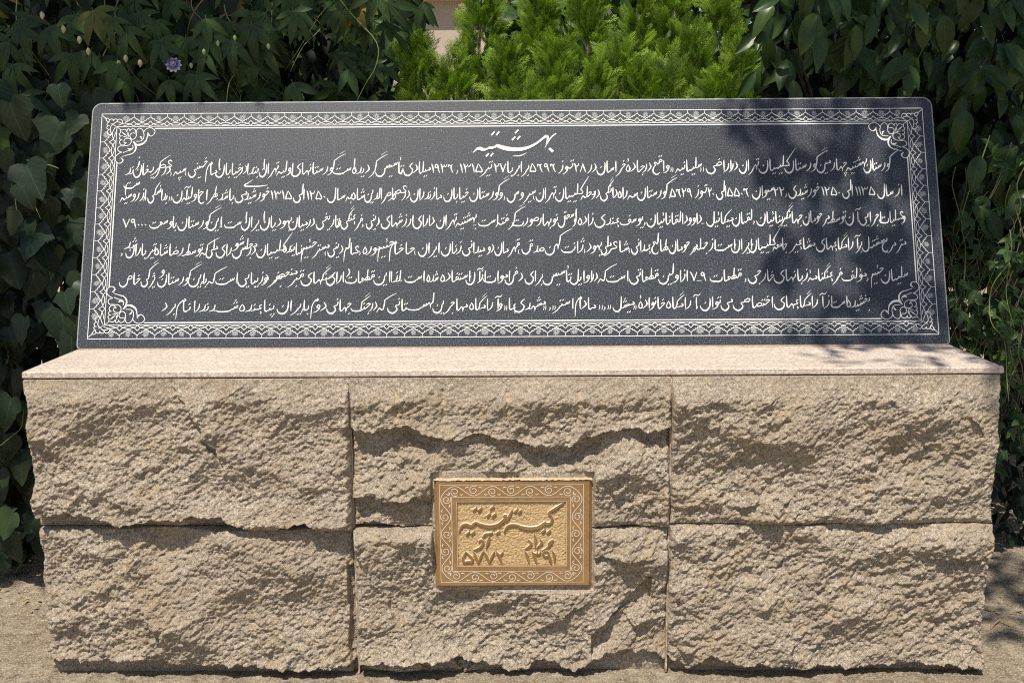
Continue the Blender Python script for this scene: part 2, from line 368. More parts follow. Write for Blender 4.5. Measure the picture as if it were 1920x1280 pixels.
# sawn cap: chamfered front and side edges
cy0, cy1, cw = -.004, .70, 1.452; b = .004
NC = 260
def capring(i, z, wear=0):
    f = [(-cw+i+(2*cw-2*i)*k/NC, cy0+i+wear*max(0, float(NZ[k]))*.5, z-wear*max(0, float(NZ[k]))) for k in range(NC+1)]
    return f+[(cw-i, cy1, z), (-cw+i, cy1, z)]
NZ = fbm(np.linspace(0, 60, NC+1), np.zeros(NC+1), 61, 4)+.9*np.maximum(0, fbm(np.linspace(0, 160, NC+1), np.zeros(NC+1), 66, 2)-.28)*8
CV = capring(b, HB)+capring(0, HB+b)+capring(0, CT-b, .0012)+capring(b, CT, .0016); nr = NC+3
CF = [tuple(range(nr))[::-1], tuple(range(3*nr, 4*nr))]+[(r*nr+k, r*nr+(k+1) % nr, r*nr+nr+(k+1) % nr, r*nr+nr+k) for r in range(3) for k in range(nr)]
put('cap_slab', mesh('cap_slab', CV, CF, MAT['cap']), plinth, world=True)

# ------------------------------------------------------------------ black inscribed slab leaning back on the cap
TILT = .3337; SL = .865
slab = tag(empty('inscribed_slab', (0, .357, CT+.001), (-TILT, 0, 0)), 'wide black granite slab carved with white Persian script inside an ornate border', 'inscribed slab')
def outline(hw, h, rb, rt, ins=0., n=8):
    out = []
    for cx, cz, r, a0 in ((hw-rb, rb, rb, -90), (hw-rt, h-rt, rt, 0), (-hw+rt, h-rt, rt, 90), (-hw+rb, rb, rb, 180)):
        for k in range(n+1):
            a = math.radians(a0+90*k/n); out.append((cx+(r-ins)*math.cos(a), cz+(r-ins)*math.sin(a)))
    return out
O0 = outline(W-.002, SL, .018, .034, .005); O1 = outline(W-.002, SL, .018, .034, 0.); n = len(O0)
put('panel', mesh('panel', [(x, 0, z) for x, z in O0]+[(x, .035, z) for x, z in O0], [tuple(range(n)), tuple(range(2*n-1, n-1, -1))], MAT['slab']), slab)
BV = [(x, 0, z) for x, z in O0]+[(x, .004, z) for x, z in O1]+[(x, .034, z) for x, z in O1]+[(x, .035, z) for x, z in O0]
BF = [(r*n+k, r*n+(k+1) % n, r*n+n+(k+1) % n, r*n+n+k) for r in range(3) for k in range(n)]
put('polished_edge', mesh('polished_edge', BV, BF, MAT['bevel']), slab)
# stone wedges behind that carry the lean
for x in (-1.1, 0, 1.1):
    V = [(x+dx, y, z) for dx in (-.09, .09) for y, z in ((.41, CT+.001), (.66, CT+.001), (.66, CT+.30), (.51, CT+.30))]
    V = [(a, bb if i % 4 else .42, c) for i, (a, bb, c) in enumerate(V)]
    put('back_prop', mesh('back_prop', V, [(0, 1, 2, 3), (7, 6, 5, 4), (0, 4, 5, 1), (1, 5, 6, 2), (2, 6, 7, 3), (3, 7, 4, 0)], MAT['cap']), slab, world=False).matrix_local = Matrix.LocRotScale(slab.location, slab.rotation_euler, None).inverted()
mv, mf = box(-1.43, 1.43, -.004, .03, -.004, .003); put('mortar_bed', mesh('mortar_bed', mv, mf, MAT['mortar']), slab)

def ribbons(strokes, lift=.0005, n=4, minw=.0009, cut=0.):
    """flat pen strokes (x, z, w in metres) just proud of the face, each a hair above the one before it"""
    V, F = [], []
    for j, s in enumerate(strokes):
        p = smooth(s, n)
        q = [p[0]]
        for a in p[1:]:
            if (a[0]-q[-1][0])**2+(a[1]-q[-1][1])**2 > 1e-9: q.append(a)
        if len(q) < 2: continue
        m = len(q); o = len(V); base = lift+.00005*(j % 9)
        for i, (x, z, w) in enumerate(q):
            a, c = q[max(i-1, 0)], q[min(i+1, m-1)]; tx, tz = c[0]-a[0], c[1]-a[1]; l = math.hypot(tx, tz) or 1; tx /= l; tz /= l
            hw = max(w, minw)/2
            if i in (0, m-1):
                sgn = -1 if i == 0 else 1; x += sgn*tx*hw*.5; z += sgn*tz*hw*.5; hw *= .72
            y = -(base+.00004*i/m)
            if cut:          # V-shaped cut: rims forward, bottom of the groove back
                d = min(hw*cut, .0016); V += [(x-tz*hw, y-d, z+tx*hw), (x, y, z), (x+tz*hw, y-d, z-tx*hw)]
            else: V += [(x-tz*hw, y, z+tx*hw), (x+tz*hw, y, z-tx*hw)]
        if cut: F += [(o+3*i+k, o+3*i+k+1, o+3*i+k+4, o+3*i+k+3) for i in range(m-1) for k in (0, 1)]
        else: F += [(o+2*i, o+2*i+1, o+2*i+3, o+2*i+2) for i in range(m-1)]
    return V, F

# ------------------------------------------------------------------ lettering
# ---- pen lettering: every letter form is a set of pen strokes (a = leftward, y = up, w = pen width)
RIGHT_ONLY = set('اأآدذرزژوؤء')
BASE = {}
for grp, k in (('بپتثنیئ','b'),('سش','s'),('جچحخ','j'),('صض','c'),('طظ','t'),('عغ','e'),('فق','f'),('کگ','k'),
               ('ل','l'),('م','m'),('هۀ','h'),('اأآ','a'),('دذ','d'),('رزژ','r'),('وؤ','w'),('ـ','_')):
    for ch in grp: BASE[ch] = k
DOTS = {'ب':(1,-1),'پ':(3,-1),'ت':(2,1),'ث':(3,1),'ن':(1,1),'ی':(2,-1),'ش':(3,1),'ج':(1,-1),'چ':(3,-1),'خ':(1,1),
        'ض':(1,1),'ظ':(1,1),'غ':(1,1),'ف':(1,1),'ق':(2,1),'ذ':(1,1),'ز':(1,1),'ژ':(3,1)}
BOWL = [(0,0,8),(1,-20,12),(11,-46,14),(38,-66,18),(68,-54,13),(80,-26,5)]
def sh(st, da, dy): return [[(a+da, y+dy, w) for a,y,w in s] for s in st]
LOOP = [(40,8,6),(24,25,9),(6,25,10),(0,13,8),(16,3,11),(42,1,9)]
I, M, F, S = {}, {}, {}, {}      # initial, medial, final, single: (strokes, exit or entry height, dot above, dot below)
I['b'] = ([[(0,30,10),(3,10,10),(14,1,9)]], (14,1), (5,50), (8,-28))
M['b'] = ([[(0,0,8),(6,-3,9),(12,9,7)],[(12,10,8),(15,-4,10),(24,-8,9)]], (24,-8), (13,36), (13,-36))
F['b'] = ([[(0,0,8),(12,-13,13),(40,-19,17),(78,-15,12),(92,6,4)]], 16, (48,22), (48,-44))
S['b'] = ([[(0,30,6),(4,8,12),(28,-4,14),(62,-4,16),(92,2,10),(102,24,4)]], 0, (54,38), (54,-30))
TEETH = [[(0,22,9),(5,6,9),(12,3,7)],[(12,17,7),(17,2,9),(24,-1,7)],[(24,13,7),(29,-4,10),(42,-8,9)]]
I['s'] = (TEETH, (42,-8), (18,44), None)
M['s'] = ([[(0,0,7),(4,-2,8)]]+sh(TEETH,2,-8), (44,-16), (20,36), None)
S['s'] = (sh(TEETH,0,36)+sh([BOWL],38,36), 0, (20,82), None)
F['s'] = ([[(0,0,7),(4,-2,8)]]+sh(TEETH,2,-4)+sh([BOWL],40,-8), 46, (22,40), None)
I['j'] = ([[(34,26,5),(18,36,11),(0,33,8)],[(0,33,6),(18,17,9),(38,0,10)]], (38,0), (16,60), (18,-28))
M['j'] = ([[(0,2,6),(12,6,6)],[(36,12,5),(22,22,11),(6,20,8)],[(6,20,6),(22,4,9),(42,-12,10)]], (42,-12), (20,46), (22,-42))
JB = [[(36,56,5),(20,66,11),(0,62,8)],[(0,62,6),(24,42,9),(40,12,13),(34,-16,15),(12,-28,13),(-12,-14,4)]]
S['j'] = (JB, 0, (20,90), (14,8))
F['j'] = ([[(0,2,6),(8,2,6)]]+sh(JB,4,-46), 44, (22,44), (16,-40))
I['c'] = ([LOOP,[(40,18,7),(43,4,9),(52,-2,9)]], (52,-2), (20,48), None)
M['c'] = ([[(0,0,6),(6,0,7)]]+sh([LOOP,[(40,18,7),(43,4,9),(52,-2,9)]],4,-6), (56,-8), (24,42), None)
S['c'] = (sh([LOOP],0,36)+sh([BOWL],40,42), 0, (22,88), None)
F['c'] = ([[(0,0,6),(6,0,7)]]+sh([LOOP],4,-4)+sh([BOWL],44,0), 44, (24,44), None)
I['t'] = ([LOOP,[(12,84,8),(18,44,11),(20,6,9)]], (42,1), None, None)
M['t'] = ([[(0,0,6),(8,-2,7)]]+sh([LOOP,[(14,84,8),(18,44,11),(20,6,9)]],6,-6), (48,-6), None, None)
S['t'] = ([LOOP+[(60,-4,9),(78,-8,4)],[(12,86,8),(18,44,11),(20,6,9)]], 0, None, None)
F['t'] = ([[(0,0,6),(8,-2,7)]]+sh(S['t'][0],6,-6), 6, None, None)
I['e'] = ([[(0,42,5),(10,53,11),(26,46,9),(22,28,8),(7,17,8),(5,9,8),(20,2,11),(44,0,9)]], (44,0), (14,74), None)
M['e'] = ([[(0,0,8),(8,10,10),(22,17,10),(27,6,9),(15,-3,10),(36,-10,9)]], (36,-10), (16,42), None)
EB = [[(0,84,5),(10,94,11),(26,87,9),(22,70,8),(6,60,8)],[(6,60,8),(30,44,9),(44,16,13),(38,-12,16),(14,-26,13),(-14,-10,4)]]
S['e'] = (EB, 0, None, None)
F['e'] = ([[(0,0,8),(6,10,10),(22,16,10),(26,4,9),(12,-2,9)],[(14,-2,8),(32,-22,10),(40,-46,13),(30,-70,16),(6,-80,12),(-18,-62,4)]], 54, None, None)
I['f'] = ([[(22,28,8),(10,38,10),(0,29,10),(6,19,9),(18,21,8),(24,28,8)],[(21,28,9),(25,10,10),(38,0,9)]], (38,0), (12,62), None)
M['f'] = ([[(0,0,8),(8,3,8)],[(24,0,7),(26,15,9),(15,23,9),(6,14,9),(15,3,9),(36,-8,9)]], (36,-8), (15,48), None)
S['f'] = ([[(22,36,8),(10,46,10),(0,37,10),(6,27,9),(18,29,8),(24,36,8)],[(21,36,9),(24,12,11),(46,-4,14),(84,-4,15),(108,2,9),(116,20,4)]], 0, (12,70), None)
F['f'] = ([[(0,0,8),(8,3,8)],[(24,0,7),(26,17,9),(15,25,9),(6,16,9),(15,3,9),(30,-10,11),(58,-18,15),(96,-14,11),(108,4,4)]], 16, (15,52), None)
S['q'] = ([[(22,56,8),(10,66,10),(0,57,10),(6,47,9),(18,49,8),(24,56,8)]]+sh([BOWL],22,52), 0, (12,90), None)
F['q'] = ([[(0,0,8),(8,3,8)],[(24,0,7),(26,17,9),(15,25,9),(6,16,9),(15,3,9),(22,0,9)]]+sh([BOWL],22,2), 44, (15,54), None)
I['k'] = ([[(0,122,4),(52,98,8),(100,68,9)],[(98,70,9),(102,36,12),(110,0,10)]], (110,0), None, None)
I['K'] = ([[(0,134,4),(48,76,9),(80,34,10)],[(80,34,9),(62,18,9),(66,4,10),(88,0,11),(98,2,9)]], (98,2), None, None)
M['k'] = ([[(-46,94,4),(-12,66,8),(12,40,9)],[(12,42,9),(15,16,11),(24,-5,10)],[(0,0,8),(24,-5,9)]], (24,-5), None, None)
F['k'] = ([[(-60,104,4),(-20,76,8),(8,54,9)],[(8,56,9),(11,24,12),(14,2,11)],[(0,0,8),(16,-8,12),(48,-14,16),(84,-8,11),(96,12,4)]], 10, None, None)
S['k'] = ([[(0,122,4),(34,98,8),(66,72,9)],[(64,74,9),(68,34,12),(74,4,11),(104,-6,16),(140,-2,11),(152,16,4)]], 0, None, None)
I['l'] = ([[(0,82,9),(3,44,13),(8,10,12),(20,0,10)]], (20,0), None, None)
M['l'] = ([[(0,0,8),(10,-3,9)],[(7,78,8),(10,38,12),(14,3,11),(24,-4,9)]], (24,-4), None, None)
LB = [[(0,92,9),(2,44,13),(8,2,13),(32,-24,17),(60,-14,12),(72,12,5)]]
S['l'] = (LB, 0, None, None)
F['l'] = ([[(0,0,8),(10,-3,9)]]+sh(LB,6,-6), 6, None, None)
I['m'] = ([[(12,24,8),(2,16,14),(6,5,14),(20,4,9),(32,0,9)]], (32,0), None, None)
M['m'] = ([[(0,0,8),(7,-7,13),(15,-8,15),(21,-5,11),(30,-10,9)]], (30,-10), None, None)
S['m'] = ([[(8,96,8),(0,86,13),(8,78,14),(20,84,9)],[(10,84,11),(30,66,9),(44,30,9),(48,-20,8),(50,-68,4)]], 0, None, None)
F['m'] = ([[(0,0,8),(6,7,13),(15,3,13)],[(10,0,11),(22,-20,9),(27,-60,8),(29,-108,4)]], 40, None, None)
I['h'] = ([[(2,34,10),(14,28,10),(14,15,8),(4,10,9),(20,1,10),(34,0,9)],[(10,-16,9),(4,-28,9),(12,-38,3)]], (34,0), None, None)
M['h'] = ([[(0,0,7),(5,-10,8),(9,-36,3)],[(9,-28,4),(11,-6,8),(19,5,12),(28,-4,10),(38,-14,9)]], (38,-14), None, None)
S['h'] = ([[(18,54,6),(5,34,11),(3,12,13),(18,2,12),(32,11,10),(30,28,9),(18,50,6)]], 0, (14,84), None)
F['h'] = ([[(0,0,9),(10,-5,12),(22,2,12),(32,8,10),(42,-4,8),(56,-26,4)]], 10, (26,52), None)
S['a'] = ([[(0,82,9),(2,44,13),(1,0,6)]], 0, None, None)
F['a'] = ([[(0,0,8),(10,-8,13),(20,-2,12)],[(20,-4,13),(22,38,13),(21,80,9)]], 6, None, None)
S['d'] = ([[(15,66,6),(2,42,13),(6,26,13),(40,0,4)]], 0, (8,92), None)
F['d'] = ([[(0,0,8),(12,-4,9)],[(7,44,7),(12,12,13),(24,0,11),(50,-10,4)]], 6, (10,66), None)
S['r'] = ([[(0,56,8),(4,30,12),(18,8,9),(46,-12,3)]], 0, (2,84), None)
F['r'] = ([[(0,0,8),(6,-10,12),(24,-36,9),(58,-64,3)]], 24, (-2,40), None)
WH = [(24,28,9),(14,44,12),(2,40,12),(2,27,10),(12,23,11),(24,28,9)]
WT = [(3,32,11),(8,14,12),(24,-3,9),(50,-16,3)]
S['w'] = ([WH,WT], 0, (12,70), None)
F['w'] = (sh([WH,WT],0,-30)+[[(0,0,8),(14,8,9)]], 30, (12,44), None)
S['n'] = ([[(2,74,6),(1,42,12),(10,2,14),(38,-24,18),(68,-12,13),(80,16,5)]], 0, (38,38), None)
F['n'] = ([BOWL], 42, (38,-4), None)
YH = [(2,78,5),(16,70,10),(32,52,12),(24,40,8)]
S['y'] = ([YH,[(24,40,8),(8,26,12),(18,-2,14),(48,-23,18),(80,-8,13),(90,22,5)]], 0, None, None)
F['y'] = ([[(0,0,8),(14,-2,10),(20,-10,9),(8,-24,11),(13,-44,14),(42,-64,18),(74,-50,13),(86,-20,5)]], 40, None, None)
M['_'] = ([[(0,0,8),(22,-14,12),(60,-20,14),(100,-16,11),(112,-8,8)]], (112,-8), None, None)
DIG = {'۱':(22,[[(0,68,9),(8,42,14),(14,0,4)]]),
 '۲':(44,[[(0,68,9),(9,42,14),(14,0,4)],[(4,56,10),(14,47,10),(28,50,9),(33,68,5)]]),
 '۳':(54,[[(0,68,9),(9,42,14),(14,0,4)],[(4,56,9),(12,48,9),(21,50,8),(24,64,6)],[(23,54,8),(32,48,9),(41,52,8),(45,68,5)]]),
 '۵':(54,[[(17,68,5),(5,26,12),(5,6,14),(20,9,11),(36,5,14),(41,22,11),(17,68,5)]]),
 '۶':(48,[[(2,44,8),(4,60,12),(18,52,10),(30,62,8)],[(21,58,10),(23,30,13),(36,0,5)]]),
 '۷':(56,[[(0,68,10),(15,34,13),(23,0,5)],[(23,0,5),(34,36,9),(46,68,7)]]),
 '۸':(56,[[(24,68,5),(14,34,9),(0,0,5)],[(22,68,6),(33,34,13),(46,0,6)]]),
 '۹':(46,[[(24,48,9),(10,40,10),(3,54,11),(14,66,10),(25,54,10)],[(24,58,10),(27,30,12),(37,0,5)]]),
 '۰':(24,[[(4,26,11),(12,18,11)]])}
MARK = {'،':[[(6,14,9),(4,4,9),(14,-12,3)]], ',':[[(4,22,4),(4,6,7),(12,-10,4)]], '(':[[(4,22,4),(6,4,7),(0,-12,4)]], ')':[[(8,22,4),(4,4,7),(10,-12,4)]],
 '"':[[(4,30,4),(2,12,7),(8,-6,4)],[(20,30,4),(18,12,7),(24,-6,4)]], '.':[[(2,12,11),(9,5,11)]], '-':[[(0,4,7),(26,2,7)]]}
def dotst(n, a, y):
    d = lambda p, q: [(p-4, q+5, 9), (p+4, q-5, 11)]
    if n == 1: return [d(a, y)]
    if n == 2: return [d(a-9, y+2), d(a+10, y-2)]
    return [d(a-9, y), d(a+10, y-4), d(a-1, y+17)] if n == 3 else [d(a-9, y), d(a+10, y-4), d(a+1, y-20)]
def fin(ch): return {'ن':'n','ی':'y','ئ':'y','ق':'q'}.get(ch, BASE[ch])
def cluster(t):
    """one joined run of letters -> strokes with the baseline at y = 0"""
    n = len(t); pos = []; out = []
    forms = []
    for i, ch in enumerate(t):
        k = BASE[ch]
        if n == 1: forms.append(S[fin(ch)])
        elif i == 0: forms.append(I['K'] if k == 'k' and t[1] in 'الم' else I[k])
        elif i < n-1: forms.append(M[k])
        else: forms.append(F[fin(ch)])
    a = 0.0; ys = [0.0]*n; as_ = [0.0]*n
    y = forms[-1][1] if n > 1 else 0.0
    for i in range(n-2, -1, -1):
        ys[i] = y - forms[i][1][1]; y = ys[i]
    if n > 1: ys[-1] = forms[-1][1]
    for i in range(n):
        as_[i] = a
        if i < n-1: a += forms[i][1][0]
    for i, ch in enumerate(t):
        st, _, up, dn = forms[i]
        out += sh(st, as_[i], ys[i])
        last = i == n-1
        if ch in DOTS and not (last and ch == 'ی'):
            c, s = DOTS[ch]
            if s > 0: p = up or (10, 60)
            else: p = dn or (10, -30)
            yy = ys[i]+p[1]
            if s < 0: yy = min(max(yy, -46), -26) if not (last and ch in 'جچ') else yy
            out += dotst(c if not (c == 3 and s < 0) else 4, as_[i]+p[0], yy)
        if ch == 'گ':
            f = st[0]; out.append([(as_[i]+f[0][0]+4, ys[i]+f[0][1]+22, 3), (as_[i]+f[1][0]+2, ys[i]+f[1][1]+20, 7)])
        if ch == 'آ': out.append([(-32,114,3),(-16,97,9),(8,101,10),(26,86,5)])
        if ch in 'أؤئۀ':
            p = up or (8, 100 if ch == 'أ' else 60)
            if ch == 'ئ': p = (p[0], p[1]+8)
            out.append([(as_[i]+p[0]-4, ys[i]+p[1]+16, 4), (as_[i]+p[0]+4, ys[i]+p[1]+12, 7), (as_[i]+p[0]-2, ys[i]+p[1], 6), (as_[i]+p[0]+6, ys[i]+p[1]-10, 3)])
    return out
def word(t):
    """whole word -> strokes; clusters follow each other leftward with small gaps"""
    if t[0] in DIG:
        w = sum(DIG[c][0] for c in t); x = 0; out = []
        for c in t:
            for s in DIG[c][1]: out.append([(w-(x+r), y, p) for r, y, p in s])
            x += DIG[c][0]
        return out
    if t[0] in MARK: return MARK[t[0]]
    out = []; cur = ''; right = 0.0; prev = ''
    groups = []
    for ch in t:
        cur += ch
        if ch in RIGHT_ONLY: groups.append(cur); cur = ''
    if cur: groups.append(cur)
    for g in groups:
        st = cluster(g)
        low = [a for s in st for a, y, w in s if y < 78]; mn = min(low)
        mx = max(a for s in st for a, y, w in s)
        tuck = 0
        if prev and prev in 'رزژوؤ': tuck = 16
        if prev and prev in 'دذ': tuck = 6
        off = right - mn + (19 if prev and prev in 'اأآ' else 11 if prev else 0) - tuck
        out += sh(st, off, 0)
        right = mx + off; prev = g[-1]
    return out
def smooth(s, n=4):
    """Catmull-Rom through the pen points"""
    if len(s) < 3: return list(s)
    P = [s[0]] + list(s) + [s[-1]]; out = []
    for i in range(1, len(P)-2):
        p0, p1, p2, p3 = P[i-1:i+3]
        for k in range(n):
            t = k/n
            out.append(tuple(.5*(2*p1[j]+(p2[j]-p0[j])*t+(2*p0[j]-5*p1[j]+4*p2[j]-p3[j])*t*t+(3*p1[j]-p0[j]-3*p2[j]+p3[j])*t**3) for j in range(3)))
    out.append(s[-1]); return out
def fitted(t, width):
    st = word(t)
    lo = min(a-w*.35 for s in st for a, y, w in s); hi = max(a+w*.35 for s in st for a, y, w in s)
    k = width/max(hi-lo, 1)
    return [[((a-lo)*k, y*1.24 if y > 0 else y*1.08, w) for a, y, w in s] for s in st]

# the six lines: word, right end, left end, base line (mm on the slab)
LINES = """گورستان 1322 1197 603|بهشتیه 1211 1136 603|چهارمین 1143 1038 604|گورستان 1082 929 604|کلیمیان 971 841 604|تهران 846 775 604|در 771 741 604|اراضی 750 663 603|\" 657 642 603|سلیمانیه 649 558 603|\" 552 542 603|واقع 539 481 603|در 477 447 603|جادۀ 456 391 603|خراسان 391 291 602|در 291 258 602|۲۸ 255 215 602|تموز 215 159 602|۵۶۹۶ 152 64 603|برابر 62 -0 603|با 7 -13 603|۲۷ -17 -58 603|تیر -61 -108 603|۱۳۱۵ -97 -175 603|, -182 -187 603|۱۹۳۶ -197 -272 603|میلادی -274 -367 603|) -370 -377 603|تأسیس -364 -463 603|گردیده -421 -542 603|ا -531 -538 618|ست -545 -610 603|گورستانهای -565 -752 603|اولیه -744 -801 603|تهران -792 -861 603|ا -840 -847 618|بتدا -862 -901 603|در -901 -933 603|خیابان -919 -1011 603|ا -994 -1001 620|مام -1003 -1043 603|خمینی -1038 -1103 603|( -1108 -1114 604|سپه -1110 -1155 604|) -1160 -1164 604|در -1164 -1195 604|عصر -1159 -1233 615|کریمخان -1167 -1291 604|ز -1271 -1285 626|ند -1290 -1320 605
از 1323 1296 512|سال 1293 1238 512|۱۱۳۵ 1231 1165 513|الی 1156 1120 513|۱۲۵۰ 1114 1051 513|خورشیدی 1045 938 514|, 933 926 513|۲۲ 925 888 513|سیوان 892 815 513|۵۵۰۶ 804 732 512|الی 728 694 512|۲۰ 687 667 512|تموز 666 621 512|۵۶۲۹ 612 539 511|, 539 535 511|گورستان 565 426 511|سه 429 393 510|راه 394 362 510|دانگی 360 301 510|در 300 271 510|محله 286 235 510|کلیمیان 265 149 510|تهران 155 83 510|( 80 74 510|سیروس 83 -15 510|) -20 -26 510|و -29 -47 511|گورستان -5 -142 511|خیابان -144 -230 511|مازندران -235 -343 511|در -344 -373 511|عصر -355 -420 519|ناصرالدین -391 -499 511|شاه -496 -543 511|به -541 -563 511|سال -563 -626 511|۱۲۵۰ -631 -696 511|الی -703 -741 511|۱۳۱۵ -745 -818 512|خورشید -822 -910 512|می -898 -940 512|باشد -943 -996 512|. -997 -1002 512|طراح -998 -1064 512|اولیه -1062 -1122 512|آن -1090 -1152 513|\" -1154 -1165 513|بدانسکی -1170 -1237 513|\" -1242 -1251 514|از -1243 -1266 514|روسیه -1266 -1331 514|ا -1310 -1317 531|ست -1266 -1322 557
و 1327 1311 419|عملیات 1321 1239 419|اجرایی 1246 1171 419|آن 1180 1125 420|توسط 1130 1063 420|مرحومان 1072 982 421|جهانگیر 983 898 420|بنائیان 916 826 420|، 820 813 420|لقمان 813 744 419|میکائیل 749 657 419|- 651 641 418|داوود 642 581 418|القانائیان 580 456 418|، 452 446 417|یوسف 446 366 417|هندی 364 280 417|زاده 278 225 417|و 219 205 417|ا 222 216 435|سحق 212 157 417|نوبهار 157 84 417|صورت 93 2 417|گرفته 49 -53 417|است -44 -113 417|- -118 -129 417|بهشتیه -117 -190 417|تهران -182 -254 417|دارای -260 -333 417|ارزشهای -331 -441 417|دینی -446 -491 417|، -500 -506 417|فرهنگی -502 -577 417|و -576 -593 417|تاریخی -579 -661 417|در -665 -695 416|میان -689 -754 416|یهودیان -741 -850 416|ا -834 -840 434|یران -852 -915 416|ا -894 -901 432|ست -913 -972 416|- -978 -988 416|این -980 -1033 416|گورستان -983 -1130 416|با -1134 -1146 417|وسعت -1147 -1226 417|۷۹۰۰۰ -1235 -1318 417
مترمربع 1324 1242 327|مشتمل 1246 1175 328|بر 1177 1152 328|آرامگاههای 1174 1021 328|مشاهیر 1020 929 329|جامعۀ 926 876 328|کلیمیان 907 795 328|ایران 808 737 327|است 752 680 327|از 686 659 326|جمله 661 613 326|مرحومان 625 528 325|طالع 527 470 325|همدانی 467 402 324|( 399 394 324|شاعر 395 310 323|ملی 336 300 323|یهود 306 252 323|) 248 243 323|ژانت 247 167 323|کهن 205 112 323|صدق 111 34 323|( 27 22 322|قهرمان 28 -57 322|دو -59 -84 322|میدانی -89 -166 322|زنان -167 -237 322|ایران -242 -314 321|( -323 -326 321|حاخام -324 -411 321|حئیم -394 -450 321|موره -441 -500 321|) -507 -514 321|عالم -513 -564 321|دینی -567 -619 321|( -625 -628 321|مستر -613 -673 321|حئیم -655 -708 321|, -702 -706 321|نما -705 -726 321|ینده -729 -769 328|کلیمیان -739 -859 320|در -862 -893 320|مجلس -857 -941 320|شو -901 -941 340|رای -943 -996 320|ملی -990 -1030 320|که -985 -1052 320|توسط -1038 -1112 321|رضاشاه -1106 -1203 321|تیرباران -1197 -1301 322|شد -1262 -1308 345|، -1311 -1317 322
سلیمان 1323 1231 219|حئیم 1244 1198 220|, 1190 1182 220|مؤلف 1185 1101 220|فرهنگنامۀ 1105 987 221|زبانهای 990 875 221|خارجی 878 789 221|، 783 778 221|قطعات 770 662 221|۹ 650 632 221|- 636 618 221|۷ 621 597 221|از 589 562 221|اولین 567 490 221|قطعاتی 492 393 221|است 391 315 221|که 354 287 222|در 288 261 222|اوایل 270 194 222|تأسیس 203 104 222|برای 105 44 223|دفن 38 -23 223|اموات -5 -95 223|از -86 -116 223|آن -93 -154 223|استفاده -138 -238 224|شده -245 -284 224|است -291 -359 224|. -367 -372 224|لذا -370 -404 224|این -406 -463 224|قطعات -458 -558 223|د -542 -554 241|ارای -562 -622 223|سنگهای -596 -707 222|قبر -695 -753 222|منحصر -718 -808 230|بفرد -768 -834 222|و -818 -840 221|زیبایی -832 -918 221|است -918 -994 221|که -954 -1024 221|به -1023 -1044 221|این -1030 -1084 221|گورستان -1040 -1189 221|و -1165 -1184 249|یژگی -1187 -1244 222|خاص -1245 -1317 222
بخشیده 1191 1113 129|است 1116 1059 130|از 1066 1036 130|آرامگاههای 1049 872 131|اختصاصی 869 735 130|می 736 695 130|توان 699 626 130|، 618 612 129|آرامگاه 630 514 129|خانوادۀ 511 422 129|\" 415 405 128|میشل 409 336 128|\" 330 319 128|، 312 305 128|\" 304 289 128|مادام 281 210 128|استر 206 133 128|\" 146 135 128|، 130 124 128|\" 115 105 128|مشهدی 114 6 128|ها 14 -9 128|\" -15 -25 128|و -31 -53 128|آرامگاه -31 -141 128|مهاجرین -146 -264 127|لهسـتانی -258 -415 127|که -383 -451 127|در -449 -477 127|جنگ -469 -537 127|جهانی -534 -618 127|دوم -618 -670 127|به -676 -703 127|ایران -690 -784 127|پناهنده -789 -909 127|شـدند -912 -1044 128|را -1041 -1061 128|نام -1071 -1121 128|برد -1122 -1169 129"""
